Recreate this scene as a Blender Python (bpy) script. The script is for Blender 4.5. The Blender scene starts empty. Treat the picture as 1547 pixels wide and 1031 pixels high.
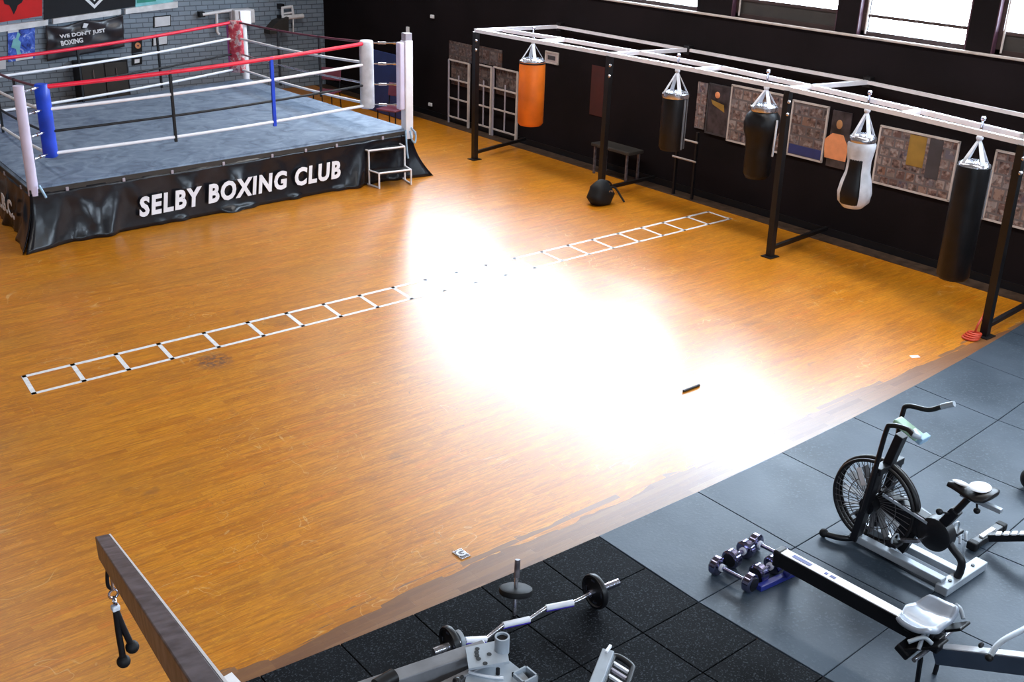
import bpy, bmesh, math, random
from mathutils import Vector, Matrix
random.seed(7)
SC = bpy.context.scene
COL = SC.collection
V = Vector
PI = math.pi

# ------------------------------------------------------------------ camera
CAM = V((-4.6257, -4.5358, 4.1641)); YAW, PITCH, ROLL, FPX = .7013, -.4028, .0327, 1657.7874
_f = V((math.sin(YAW)*math.cos(PITCH), math.cos(YAW)*math.cos(PITCH), math.sin(PITCH)))
_r = V((math.cos(YAW), -math.sin(YAW), 0)); _u = _r.cross(_f)
_r, _u = math.cos(ROLL)*_r + math.sin(ROLL)*_u, -math.sin(ROLL)*_r + math.cos(ROLL)*_u
cd = bpy.data.cameras.new('camera'); cam = bpy.data.objects.new('camera', cd); COL.objects.link(cam)
cam.matrix_world = Matrix(((_r.x, _u.x, -_f.x, CAM.x), (_r.y, _u.y, -_f.y, CAM.y), (_r.z, _u.z, -_f.z, CAM.z), (0, 0, 0, 1)))
cd.sensor_width = 36; cd.lens = FPX/1547*36; cd.clip_start = .05; cd.clip_end = 200
SC.camera = cam

# ------------------------------------------------------------------ daylight and exposure
SKY, SUN, SUN_TIGHT, STRIP = 37.0, 84.0, 7.0, 500.0
world = bpy.data.worlds.new('sky'); SC.world = world; world.use_nodes = True
bg = world.node_tree.nodes['Background']; bg.inputs[0].default_value = (.74, .87, 1, 1)
# hazy sky, brightest round a low veiled sun beyond the far windows
_wt = world.node_tree; _tc = _wt.nodes.new('ShaderNodeTexCoord'); _dp = _wt.nodes.new('ShaderNodeVectorMath'); _dp.operation = 'DOT_PRODUCT'
_dp.inputs[1].default_value = V((.64, .72, .27)).normalized(); _wt.links.new(_tc.outputs['Generated'], _dp.inputs[0])
_mx = _wt.nodes.new('ShaderNodeMath'); _mx.operation = 'MAXIMUM'; _mx.inputs[1].default_value = 0; _wt.links.new(_dp.outputs['Value'], _mx.inputs[0])
_pw = _wt.nodes.new('ShaderNodeMath'); _pw.operation = 'POWER'; _pw.inputs[1].default_value = SUN_TIGHT; _wt.links.new(_mx.outputs[0], _pw.inputs[0])
_ma = _wt.nodes.new('ShaderNodeMath'); _ma.operation = 'MULTIPLY_ADD'; _ma.inputs[1].default_value = SUN; _ma.inputs[2].default_value = SKY
_wt.links.new(_pw.outputs[0], _ma.inputs[0]); _wt.links.new(_ma.outputs[0], bg.inputs[1])
SC.view_settings.view_transform = 'Standard'; SC.view_settings.look = 'None'
SC.view_settings.exposure = 0.0; SC.view_settings.gamma = 1.0
SC.view_settings.use_curve_mapping = False
SC.cycles.use_denoising = True
SC.cycles.max_bounces = 6; SC.cycles.diffuse_bounces = 4; SC.cycles.glossy_bounces = 3
SC.cycles.transparent_max_bounces = 12
SC.cycles.sample_clamp_indirect = 8.0

def portal(c, sx, sy, rot):
    l = bpy.data.lights.new('daylight_portal', 'AREA'); l.shape = 'RECTANGLE'; l.size = sx; l.size_y = sy
    l.cycles.is_portal = True
    o = bpy.data.objects.new('daylight_portal', l); COL.objects.link(o); o.location = c; o.rotation_euler = rot

# window bays of the seen wall, then added ones: (from, to) along the wall
SILL, HEAD = 2.56, 3.66
BAYS = [(-5.9, -4.25), (-3.95, -2.25), (-1.98, -.25), (.0, 1.56), (1.86, 3.27), (3.57, 5.2), (5.8, 7.5), (7.85, 9.6), (9.95, 11.7), (12.05, 12.9)]
FILL_BAYS = [(-7.5, -5.7), (-3.0, -1.2), (1.5, 3.3)]  # unseen openings behind the camera, added for fill light
WX = 7.2
for a, b in BAYS: portal((WX+.22, (a+b)/2, (SILL+HEAD)/2), HEAD-SILL, b-a, (0, PI/2, 0))
for a, b in FILL_BAYS: portal(((a+b)/2, -8.22, 3.7), b-a, 1.2, (PI/2, 0, 0))

# long unseen light strips under the ceiling, added to lift the floor
for lx, pw in ((-2.2, .40), (4.9, 1.0)):
    l = bpy.data.lights.new('unseen_fill_strip', 'AREA'); l.shape = 'RECTANGLE'; l.size = .5; l.size_y = 19; l.energy = STRIP*pw; l.color = (1, .97, .93); l.spread = 2.6
    o = bpy.data.objects.new('unseen_fill_strip', l); COL.objects.link(o); o.location = (lx, 3.6, 5.33)

# ------------------------------------------------------------------ helpers
def at(x, y, z=0.0):
    d = _f + _r*((x-773.5)/FPX) - _u*((y-515.5)/FPX)
    return CAM + d*((z-CAM.z)/d.z)
def on_x(x, y, X):
    d = _f + _r*((x-773.5)/FPX) - _u*((y-515.5)/FPX)
    return CAM + d*((X-CAM.x)/d.x)
def on_y(x, y, Y):
    d = _f + _r*((x-773.5)/FPX) - _u*((y-515.5)/FPX)
    return CAM + d*((Y-CAM.y)/d.y)

class MB:
    def __init__(s): s.bm = bmesh.new()
    def box(s, c, size, rot=None, bev=0):
        m = Matrix.Translation(V(c)) @ (rot.to_4x4() if rot else Matrix.Identity(4)) @ Matrix.Diagonal((size[0], size[1], size[2], 1))
        g = bmesh.ops.create_cube(s.bm, size=1, matrix=m)
        if bev:
            es = {e for v in g['verts'] for e in v.link_edges}
            bmesh.ops.bevel(s.bm, geom=list(es), offset=bev, segments=2, affect='EDGES', profile=.5)
        return s
    def box2(s, a, b, bev=0):
        a, b = V(a), V(b); return s.box((a+b)/2, [abs(q) for q in (b-a)], None, bev)
    def bar(s, a, b, w, h, up=(0, 0, 1), bev=0):
        a, b = V(a), V(b); y = (b-a).normalized(); x = y.cross(V(up)).normalized(); z = x.cross(y)
        R = Matrix((x, y, z)).transposed()
        return s.box((a+b)/2, (w, (b-a).length, h), R, bev)
    def ring_sweep(s, pts, rad, n=10, cap=True, closed=False):
        pts = [V(p) for p in pts]; N = len(pts); rs = rad if isinstance(rad, (list, tuple)) else [rad]*N
        rows = []; px = None
        for i, p in enumerate(pts):
            t = (pts[(i+1) % N]-pts[i-1]) if closed else (pts[min(i+1, N-1)]-pts[max(i-1, 0)])
            t.normalize()
            if px is None: px = t.orthogonal().normalized()
            px = (px - t*px.dot(t)).normalized(); py = t.cross(px)
            rows.append([s.bm.verts.new(p + (px*math.cos(a)+py*math.sin(a))*rs[i]) for a in [2*PI*k/n for k in range(n)]])
        for i in range(N if closed else N-1):
            A, B = rows[i], rows[(i+1) % N]
            for k in range(n): s.bm.faces.new((A[k], A[(k+1) % n], B[(k+1) % n], B[k]))
        if cap and not closed:
            s.bm.faces.new(rows[0][::-1]); s.bm.faces.new(rows[-1])
        return s
    def cyl(s, a, b, r, r2=None, n=16): return s.ring_sweep([a, b], [r, r if r2 is None else r2], n)
    def tube(s, pts, r, n=8, sub=6):
        pts = [V(p) for p in pts]
        if sub and len(pts) > 2:
            out = []
            P = [pts[0]*2-pts[1]] + pts + [pts[-1]*2-pts[-2]]
            for i in range(1, len(P)-2):
                for k in range(sub):
                    t = k/sub; a, b, c, d = P[i-1], P[i], P[i+1], P[i+2]
                    out.append(.5*((2*b)+(c-a)*t+(2*a-5*b+4*c-d)*t*t+(-a+3*b-3*c+d)*t**3))
            out.append(pts[-1]); pts = out
        return s.ring_sweep(pts, r, n)
    def torus(s, c, R, r, axis=(0, 0, 1), n=32, m=8):
        ax = V(axis).normalized(); x = ax.orthogonal().normalized(); y = ax.cross(x)
        return s.ring_sweep([V(c)+(x*math.cos(a)+y*math.sin(a))*R for a in [2*PI*k/n for k in range(n)]], r, m, closed=True)
    def lathe(s, prof, c=(0, 0, 0), axis=(0, 0, 1), n=28):
        ax = V(axis).normalized(); x = ax.orthogonal().normalized(); y = ax.cross(x); rows = []
        for r, h in prof:
            rows.append([s.bm.verts.new(V(c)+ax*h+(x*math.cos(a)+y*math.sin(a))*max(r, 1e-4)) for a in [2*PI*k/n for k in range(n)]])
        for A, B in zip(rows, rows[1:]):
            for k in range(n): s.bm.faces.new((A[k], A[(k+1) % n], B[(k+1) % n], B[k]))
        s.bm.faces.new(rows[0][::-1]); s.bm.faces.new(rows[-1])
        return s
    def sph(s, c, r, seg=16, scale=(1, 1, 1)):
        bmesh.ops.create_uvsphere(s.bm, u_segments=seg, v_segments=max(8, seg//2), radius=r, matrix=Matrix.Translation(V(c)) @ Matrix.Diagonal((*scale, 1)))
        return s
    def prism(s, poly, off):
        a = [s.bm.verts.new(V(p)) for p in poly]; b = [s.bm.verts.new(V(p)+V(off)) for p in poly]; n = len(a)
        s.bm.faces.new(a[::-1]); s.bm.faces.new(b)
        for i in range(n): s.bm.faces.new((a[i], a[(i+1) % n], b[(i+1) % n], b[i]))
        return s
    def build(s, name, mat, parent=None, smooth=None):
        bmesh.ops.recalc_face_normals(s.bm, faces=s.bm.faces[:])
        me = bpy.data.meshes.new(name); s.bm.to_mesh(me); s.bm.free()
        if smooth is not None:
            for p in me.polygons: p.use_smooth = True
            me.set_sharp_from_angle(angle=math.radians(smooth))
        me.materials.append(mat)
        o = bpy.data.objects.new(name, me); COL.objects.link(o)
        if parent: o.parent = parent; o.matrix_parent_inverse = pinv(parent)
        return o
def pinv(p):
    # children are modelled in world space unless the parent still sits at the origin
    q = p
    while q.parent: q = q.parent
    return Matrix.Identity(4) if q.get('local') else chain(p).inverted()
def chain(p):
    m = p.matrix_basis.copy()
    if p.parent: m = chain(p.parent) @ p.matrix_parent_inverse @ m
    return m
def tag(o, label=None, cat=None, group=None, kind=None):
    if label: o['label'] = label
    if cat: o['category'] = cat
    if group: o['group'] = group
    if kind: o['kind'] = kind
    return o
def thing(name, label, cat, loc=(0, 0, 0), rz=0, group=None):
    o = bpy.data.objects.new(name, None); COL.objects.link(o); o.empty_display_size = .1
    o.location = loc; o.rotation_euler = (0, 0, rz)
    return tag(o, label, cat, group)
def struct(name, mb, m, parent=None, smooth=None):
    o = mb.build(name, m, parent, smooth)
    if not parent: o['kind'] = 'structure'
    return o
def kids(o): return [c for c in bpy.data.objects if c.parent == o]
def copy_tree(o, parent=None):
    c = o.copy(); COL.objects.link(c)
    if parent: c.parent = parent
    for k in kids(o): copy_tree(k, c)
    return c

# ------------------------------------------------------------------ materials
def nt(name):
    m = bpy.data.materials.new(name); m.use_nodes = True; t = m.node_tree
    return m, t, t.nodes['Principled BSDF'], (lambda k, **kw: _node(t, k, kw)), t.links.new
def _node(t, k, kw):
    n = t.nodes.new(k)
    for a, b in kw.items(): setattr(n, a, b)
    return n
def mat(name, col, rough=.5, metal=0, noise=.12, scale=6, bump=0, bscale=40, col2=None, spec=None, coat=0):
    m, t, p, N, L = nt(name)
    tc = N('ShaderNodeTexCoord'); no = N('ShaderNodeTexNoise'); no.inputs['Scale'].default_value = scale; no.inputs['Detail'].default_value = 5
    L(tc.outputs['Object'], no.inputs['Vector'])
    mx = N('ShaderNodeMix', data_type='RGBA'); c2 = col2 or [max(0, q*(1-noise*2)) for q in col]
    mx.inputs[6].default_value = (*col, 1); mx.inputs[7].default_value = (*c2, 1)
    cr = N('ShaderNodeMapRange'); cr.inputs[1].default_value = .35; cr.inputs[2].default_value = .65
    L(no.outputs['Fac'], cr.inputs[0]); L(cr.outputs[0], mx.inputs[0]); L(mx.outputs[2], p.inputs['Base Color'])
    p.inputs['Roughness'].default_value = rough; p.inputs['Metallic'].default_value = metal
    if spec is not None: p.inputs['Specular IOR Level'].default_value = spec
    if coat: p.inputs['Coat Weight'].default_value = coat; p.inputs['Coat Roughness'].default_value = .15
    if bump:
        n2 = N('ShaderNodeTexNoise'); n2.inputs['Scale'].default_value = bscale; L(tc.outputs['Object'], n2.inputs['Vector'])
        b = N('ShaderNodeBump'); b.inputs['Strength'].default_value = bump; b.inputs['Distance'].default_value = .01
        L(n2.outputs['Fac'], b.inputs['Height']); L(b.outputs[0], p.inputs['Normal'])
    return m
def math_(N, L, op, a, b=None, c=None):
    n = N('ShaderNodeMath', operation=op)
    for i, q in enumerate((a, b, c)):
        if q is None: continue
        if isinstance(q, (int, float)): n.inputs[i].default_value = q
        else: L(q, n.inputs[i])
    return n.outputs[0]
def mixc(N, L, fac, a, b, bt='MIX'):
    n = N('ShaderNodeMix', data_type='RGBA', blend_type=bt)
    for i, q in ((0, fac), (6, a), (7, b)):
        if isinstance(q, (int, float)): n.inputs[i].default_value = q
        elif isinstance(q, tuple): n.inputs[i].default_value = (*q, 1)
        else: L(q, n.inputs[i])
    return n.outputs[2]
def ramp(N, L, fac, stops):
    n = N('ShaderNodeValToRGB'); e = n.color_ramp.elements
    while len(e) < len(stops): e.new(.5)
    for k, (p, c) in zip(e, stops): k.position = p; k.color = (*c, 1)
    L(fac, n.inputs[0]); return n.outputs[0]
def noise(N, L, vec, scale, detail=4, rough=.55, dist=0):
    n = N('ShaderNodeTexNoise'); n.inputs['Scale'].default_value = scale; n.inputs['Detail'].default_value = detail
    n.inputs['Roughness'].default_value = rough; n.inputs['Distortion'].default_value = dist
    L(vec, n.inputs['Vector']); return n.outputs['Fac']
def mapping(N, L, vec, scale=(1, 1, 1), rot=(0, 0, 0), loc=(0, 0, 0)):
    n = N('ShaderNodeMapping'); n.inputs['Scale'].default_value = scale; n.inputs['Rotation'].default_value = rot; n.inputs['Location'].default_value = loc
    L(vec, n.inputs['Vector']); return n.outputs[0]

def wood_floor():
    m, t, p, N, L = nt('worn_varnished_wood_strip')
    tc = N('ShaderNodeTexCoord').outputs['Object']
    # strips running along x, each its own tint
    br = N('ShaderNodeTexBrick'); br.offset = .37; br.offset_frequency = 3; L(tc, br.inputs['Vector'])
    br.inputs['Scale'].default_value = 1; br.inputs['Brick Width'].default_value = .48; br.inputs['Row Height'].default_value = .055
    br.inputs['Mortar Size'].default_value = .0022; br.inputs['Mortar Smooth'].default_value = .3; br.inputs['Bias'].default_value = 0
    br.inputs['Color1'].default_value = (0, 0, 0, 1); br.inputs['Color2'].default_value = (1, 1, 1, 1); br.inputs['Mortar'].default_value = (.25, .25, .25, 1)
    rnd = N('ShaderNodeSeparateColor'); L(br.outputs['Color'], rnd.inputs[0]); rv = rnd.outputs[0]
    base = ramp(N, L, rv, [(0, (.47, .150, .004)), (.3, (.54, .185, .005)), (.6, (.58, .205, .006)), (.85, (.62, .235, .010)), (1, (.57, .165, .004))])
    streak = noise(N, L, mapping(N, L, tc, (1.3, 22, 1)), 2.6, 7, .68)
    base = mixc(N, L, math_(N, L, 'MULTIPLY', ramp(N, L, streak, [(.38, (1, 1, 1)), (.56, (0, 0, 0))]), .55), base, (.20, .062, .004))
    light = noise(N, L, mapping(N, L, tc, (2.2, 26, 1), (0, 0, .02)), 3.6, 6, .65)
    base = mixc(N, L, math_(N, L, 'MULTIPLY', ramp(N, L, light, [(.56, (0, 0, 0)), (.70, (1, 1, 1))]), .5), base, (.74, .36, .03))
    big = noise(N, L, mapping(N, L, tc, (1, 1.8, 1)), .55, 5, .6)
    base = mixc(N, L, math_(N, L, 'MULTIPLY', ramp(N, L, big, [(.5, (0, 0, 0)), (.72, (1, 1, 1))]), .55), base, (.33, .14, .018))
    # dark worn patches
    pat = noise(N, L, mapping(N, L, tc, (1, 1.6, 1), loc=(4, 9, 0)), 1.6, 7, .7)
    base = mixc(N, L, math_(N, L, 'MULTIPLY', ramp(N, L, pat, [(.60, (0, 0, 0)), (.72, (1, 1, 1))]), .6), base, (.13, .065, .03))
    # scuffs: thin curved light and dark lines
    sc = noise(N, L, tc, 2.3, 2, .5, 1.5); d = math_(N, L, 'ABSOLUTE', math_(N, L, 'SUBTRACT', sc, .5))
    msk = ramp(N, L, noise(N, L, tc, 1.3, 3, .6), [(.52, (0, 0, 0)), (.60, (1, 1, 1))])
    line = math_(N, L, 'MULTIPLY', ramp(N, L, d, [(.002, (1, 1, 1)), (.006, (0, 0, 0))]), msk)
    base = mixc(N, L, math_(N, L, 'MULTIPLY', line, .5), base, (.75, .5, .2))
    sc2 = noise(N, L, mapping(N, L, tc, loc=(7, 3, 0)), 5, 2, .5, 2.5); d2 = math_(N, L, 'ABSOLUTE', math_(N, L, 'SUBTRACT', sc2, .47))
    msk2 = ramp(N, L, noise(N, L, mapping(N, L, tc, loc=(3, 1, 0)), 1.1, 3, .6), [(.52, (0, 0, 0)), (.60, (1, 1, 1))])
    line2 = math_(N, L, 'MULTIPLY', ramp(N, L, d2, [(.002, (1, 1, 1)), (.008, (0, 0, 0))]), msk2)
    base = mixc(N, L, math_(N, L, 'MULTIPLY', line2, .6), base, (.10, .05, .02))
    mot = noise(N, L, mapping(N, L, tc, (3, 9, 1), loc=(1, 5, 0)), 3.5, 6, .75)
    base = mixc(N, L, math_(N, L, 'MULTIPLY', ramp(N, L, mot, [(.50, (0, 0, 0)), (.62, (1, 1, 1))]), .45), base, (.36, .115, .006))
    mot2 = noise(N, L, mapping(N, L, tc, (3, 8, 1), loc=(6, 2, 0)), 4.5, 6, .75)
    base = mixc(N, L, math_(N, L, 'MULTIPLY', ramp(N, L, mot2, [(.54, (0, 0, 0)), (.66, (1, 1, 1))]), .45), base, (.76, .34, .012))
    # round scorched stain
    sep = N('ShaderNodeSeparateXYZ'); L(tc, sep.inputs[0]); X, Y = sep.outputs[0], sep.outputs[1]
    dx = math_(N, L, 'SUBTRACT', X, -.84); dy = math_(N, L, 'SUBTRACT', Y, 4.15)
    rr = math_(N, L, 'SQRT', math_(N, L, 'ADD', math_(N, L, 'MULTIPLY', dx, dx), math_(N, L, 'MULTIPLY', dy, dy)))
    rr = math_(N, L, 'ADD', rr, math_(N, L, 'MULTIPLY', noise(N, L, tc, 14, 5, .7), .12))
    st = ramp(N, L, rr, [(.15, (1, 1, 1)), (.27, (0, 0, 0))])
    base = mixc(N, L, math_(N, L, 'MULTIPLY', math_(N, L, 'MULTIPLY', st, ramp(N, L, noise(N, L, tc, 22, 4, .7), [(.42, (0, 0, 0)), (.55, (1, 1, 1))])), .75), base, (.06, .045, .05))
    # bare unvarnished strip beside the rubber mats, its border stepping from board to board
    step = math_(N, L, 'ADD', math_(N, L, 'MULTIPLY', rv, .12), math_(N, L, 'MULTIPLY', noise(N, L, mapping(N, L, tc, (1, 3, 1)), 1.2, 3), .30))
    bare = math_(N, L, 'LESS_THAN', Y, math_(N, L, 'ADD', step, .02))
    base = mixc(N, L, math_(N, L, 'MULTIPLY', bare, .85), base, mixc(N, L, rv, (.12, .055, .030), (.18, .090, .045)))
    L(base, p.inputs['Base Color'])
    rg = math_(N, L, 'MULTIPLY_ADD', noise(N, L, mapping(N, L, tc, (1, 4, 1)), 3, 5), .12, .285)
    rg = math_(N, L, 'ADD', rg, math_(N, L, 'MULTIPLY', bare, .03))
    L(rg, p.inputs['Roughness'])
    p.inputs['Specular IOR Level'].default_value = .55
    b = N('ShaderNodeBump'); b.inputs['Strength'].default_value = .25; b.inputs['Distance'].default_value = .004
    hh = math_(N, L, 'ADD', math_(N, L, 'MULTIPLY', noise(N, L, mapping(N, L, tc, (2, 10, 1)), 4, 4), .6), math_(N, L, 'MULTIPLY', br.outputs['Fac'], -.25))
    L(hh, b.inputs['Height']); L(b.outputs[0], p.inputs['Normal'])
    return m
def rubber(name, c1, c2, speck, rough, scale, spec):
    m, t, p, N, L = nt(name); tc = N('ShaderNodeTexCoord').outputs['Object']
    base = mixc(N, L, ramp(N, L, noise(N, L, tc, 1.1, 4), [(.35, (0, 0, 0)), (.65, (1, 1, 1))]), c1, c2)
    base = mixc(N, L, ramp(N, L, noise(N, L, tc, scale, 2, .6), [(.56, (0, 0, 0)), (.66, (1, 1, 1))]), base, speck)
    L(base, p.inputs['Base Color'])
    L(math_(N, L, 'MULTIPLY_ADD', noise(N, L, tc, 2.5, 4), .2, rough-.1), p.inputs['Roughness']); p.inputs['Specular IOR Level'].default_value = spec
    b = N('ShaderNodeBump'); b.inputs['Strength'].default_value = .3; b.inputs['Distance'].default_value = .003
    L(noise(N, L, tc, scale, 3), b.inputs['Height']); L(b.outputs[0], p.inputs['Normal'])
    return m
def brick_wall(name, c1, c2, mortar, plane='xz', rough=.5):
    m, t, p, N, L = nt(name); tc = N('ShaderNodeTexCoord').outputs['Object']
    s = N('ShaderNodeSeparateXYZ'); L(tc, s.inputs[0]); c = N('ShaderNodeCombineXYZ')
    L(s.outputs[0 if plane == 'xz' else 1], c.inputs[0]); L(s.outputs[2], c.inputs[1])
    br = N('ShaderNodeTexBrick'); L(c.outputs[0], br.inputs['Vector']); br.inputs['Scale'].default_value = 1
    br.inputs['Brick Width'].default_value = .235; br.inputs['Row Height'].default_value = .085; br.inputs['Mortar Size'].default_value = .008
    for k, q in (('Color1', c1), ('Color2', c2), ('Mortar', mortar)): br.inputs[k].default_value = (*q, 1)
    L(mixc(N, L, math_(N, L, 'MULTIPLY', noise(N, L, tc, 2, 5), .35), br.outputs['Color'], mortar), p.inputs['Base Color'])
    p.inputs['Roughness'].default_value = rough
    b = N('ShaderNodeBump'); b.inputs['Strength'].default_value = .8; b.inputs['Distance'].default_value = .01; b.invert = True
    L(br.outputs['Fac'], b.inputs['Height']); L(b.outputs[0], p.inputs['Normal'])
    return m
def collage(name, plane, w, h, seed, bright=1, tint=(1, .9, .9)):
    m, t, p, N, L = nt(name); tc = N('ShaderNodeTexCoord').outputs['Object']
    s = N('ShaderNodeSeparateXYZ'); L(tc, s.inputs[0]); c = N('ShaderNodeCombineXYZ')
    L(s.outputs[1 if plane == 'yz' else 0], c.inputs[0]); L(s.outputs[2], c.inputs[1]); c.inputs[2].default_value = seed
    br = N('ShaderNodeTexBrick'); L(mapping(N, L, c.outputs[0], loc=(seed*.37, seed*.21, 0)), br.inputs['Vector']); br.offset = .4
    br.inputs['Scale'].default_value = 1; br.inputs['Brick Width'].default_value = w; br.inputs['Row Height'].default_value = h; br.inputs['Mortar Size'].default_value = .012
    br.inputs['Color1'].default_value = (0, 0, 0, 1); br.inputs['Color2'].default_value = (1, 1, 1, 1); br.inputs['Mortar'].default_value = (.5, .5, .5, 1)
    v = N('ShaderNodeSeparateColor'); L(br.outputs['Color'], v.inputs[0])
    k = lambda *q: tuple(min(1, a*bright*b) for a, b in zip(q, tint))
    per = ramp(N, L, v.outputs[0], [(0, k(.10, .09, .10)), (.2, k(.5, .42, .38)), (.4, k(.20, .10, .09)), (.55, k(.62, .58, .55)), (.7, k(.16, .17, .26)), (.85, k(.50, .28, .18)), (1, k(.7, .68, .66))])
    fig = ramp(N, L, noise(N, L, c.outputs[0], 8, 3, .6), [(.42, (0, 0, 0)), (.50, (1, 1, 1))])
    det = ramp(N, L, noise(N, L, c.outputs[0], 17, 2, .5), [(.35, k(.05, .04, .05)), (.5, k(.42, .27, .22)), (.62, k(.75, .68, .64))])
    col = mixc(N, L, math_(N, L, 'MULTIPLY', fig, .75), per, det)
    col = mixc(N, L, br.outputs['Fac'], col, k(.30, .28, .28))
    L(col, p.inputs['Base Color']); p.inputs['Roughness'].default_value = .5; p.inputs['Specular IOR Level'].default_value = .2
    return m
def blotch(name, stops, scale, rough=.5, dist=0):
    m, t, p, N, L = nt(name); tc = N('ShaderNodeTexCoord').outputs['Object']
    L(ramp(N, L, noise(N, L, tc, scale, 4, .6, dist), stops), p.inputs['Base Color']); p.inputs['Roughness'].default_value = rough
    return m
def glass_pane():
    m, t, p, N, L = nt('window_glass'); t.nodes.remove(p)
    tr = N('ShaderNodeBsdfTransparent'); gl = N('ShaderNodeBsdfGlossy'); gl.inputs['Roughness'].default_value = .02
    tr.inputs[0].default_value = (.96, .98, 1, 1); fr = N('ShaderNodeMath', operation='POWER'); fr.inputs[1].default_value = 5; lw = N('ShaderNodeLayerWeight'); L(lw.outputs['Facing'], fr.inputs[0])
    mx = N('ShaderNodeMixShader'); L(fr.outputs[0], mx.inputs[0]); L(tr.outputs[0], mx.inputs[1]); L(gl.outputs[0], mx.inputs[2])
    L(mx.outputs[0], t.nodes['Material Output'].inputs[0]); return m

M = dict(
    floor=wood_floor(),
    mat_speck=rubber('speckled_black_rubber', (.0035, .004, .005), (.007, .008, .010), (.036, .041, .050), .72, 90, .05),
    mat_plain=rubber('smooth_dark_grey_rubber', (.028, .042, .060), (.054, .074, .102), (.055, .075, .102), .50, 45, .22),
    paint_white=mat('white_floor_paint', (.80, .80, .82), .5, noise=.1, scale=20),
    brick_grey=brick_wall('grey_painted_brick', (.28, .34, .41), (.23, .28, .34), (.11, .135, .17), 'xz', .4),
    wall_black=mat('black_painted_wall', (.0085, .0055, .0068), .75, spec=.12, noise=.2, scale=1.2, bump=.15, bscale=8),
    wall_plain=mat('grey_painted_wall', (.20, .19, .18), .8, noise=.05), ceil=mat('dark_timber_ceiling', (.16, .14, .12), .9, noise=.05),
    frame_brown=mat('dark_brown_window_frame', (.05, .03, .028), .45), frame_plum=mat('plum_painted_reveal', (.08, .03, .05), .5),
    sill=mat('pale_stone_sill', (.55, .48, .45), .5), panel_dark=mat('dark_blanking_panel', (.035, .03, .026), .6),
    glass=glass_pane(),
    canvas=blotch('grey_blue_ring_canvas', [(.3, (.09, .12, .18)), (.5, (.16, .21, .29)), (.7, (.24, .30, .39))], 3.2, .6, 1.6),
    vinyl=mat('black_vinyl', (.008, .008, .012), .24, spec=.42, noise=.2, scale=3, bump=.9, bscale=4),
    vinyl_matt=mat('matt_black_vinyl', (.010, .010, .012), .45, noise=.1),
    white=mat('white_enamel', (.90, .89, .93), .35, noise=.05), white_bag=mat('white_leather', (.68, .70, .76), .42, noise=.12, scale=9, bump=.2, bscale=14),
    lilac=mat('white_post_paint', (.74, .68, .88), .4, noise=.05), post_grey=mat('grey_steel_cap', (.42, .38, .44), .4, noise=.1),
    blue=mat('blue_vinyl_pad', (.015, .075, .70), .35, noise=.15, scale=5, bump=.3, bscale=8),
    red=mat('red_rope_cover', (.88, .012, .05), .4, noise=.1), maroon=mat('maroon_plastic', (.16, .035, .06), .45),
    red_pad=blotch('red_patterned_pad', [(.38, (.45, .03, .06)), (.5, (.62, .08, .10)), (.58, (.75, .55, .55)), (.7, (.25, .03, .10))], 9, .4),
    magenta=mat('pink_vinyl', (.65, .12, .50), .4),
    black=mat('black_powder_coat', (.006, .006, .008), .42, spec=.35, noise=.1), black_metal=mat('black_steel', (.010, .009, .010), .4, 0, spec=.35, noise=.2),
    rubber=mat('black_rubber', (.008, .008, .009), .6, spec=.25, noise=.1), leather=mat('black_leather', (.008, .007, .008), .42, spec=.3, noise=.2, scale=7, bump=.3, bscale=12),
    steel=mat('brushed_steel', (.62, .61, .66), .25, .9, noise=.08), galv=mat('pale_zinc_rail', (.90, .88, .93), .35, .25, noise=.08, scale=3),
    chrome=mat('chrome', (.72, .72, .86), .14, 1, noise=.03), grey_steel=mat('grey_painted_steel', (.20, .20, .215), .4, .2, noise=.12, scale=10),
    grey_worn=mat('worn_grey_steel', (.17, .15, .17), .42, .35, noise=.3, scale=18), pale_steel=mat('pale_grey_paint', (.34, .38, .43), .38, .1, noise=.1, scale=8),
    dark_chrome=mat('dark_chrome', (.30, .29, .44), .16, 1, noise=.05),
    orange=mat('orange_canvas', (.80, .17, .008), .5, noise=.1, scale=4, bump=.2, bscale=9),
    grip_white=mat('white_grip_sleeve', (.78, .79, .86), .4), blue_grip=mat('blue_foam_grip', (.08, .04, .60), .5),
    navy=mat('navy_plastic', (.02, .03, .22), .3), green_lcd=mat('pale_green_console', (.38, .62, .45), .4), cyan=mat('pale_cyan_plastic', (.35, .55, .75), .4),
    seat_grey=mat('grey_moulded_seat', (.27, .30, .36), .35, noise=.1, coat=.3), brown=mat('brown_wood', (.20, .09, .05), .5), blue_board=mat('dark_blue_board', (.02, .035, .14), .4),
    red_flag=mat('red_flag_cloth', (.75, .006, .006), .7, noise=.12, scale=2), black_cloth=mat('black_cloth', (.008, .008, .012), .8), banner=mat('charcoal_vinyl_banner', (.05, .045, .055), .3, noise=.25, scale=3),
    strip=mat('white_rail_enamel', (.90, .88, .90), .4), dim_red=mat('dark_red_cloth', (.05, .006, .005), .7), teal=mat('teal_print', (.02, .30, .22), .5), cyan_print=mat('cyan_print', (.25, .62, .66), .5),
    orange_dot=mat('orange_print', (.75, .28, .12), .5), flesh=mat('warm_print', (.42, .20, .08), .5), paper=mat('white_paper', (.75, .76, .80), .6, noise=.06), dark_print=mat('dark_print', (.05, .045, .05), .5),
    green=mat('green_tape', (.04, .12, .08), .5), red_rubber=mat('orange_red_rubber', (.65, .07, .03), .45), poster_blue=blotch('blue_fight_poster', [(.32, (.012, .02, .12)), (.46, (.03, .08, .50)), (.56, (.08, .18, .75)), (.63, (.55, .65, .90)), (.7, (.05, .05, .35))], 7, .4, .8),
    fan=mat('grey_fan_blade', (.10, .095, .10), .55, .1), wire=mat('dark_wire', (.06, .055, .06), .55), amber=mat('yellow_print', (.30, .17, .03), .5),
)

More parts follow.
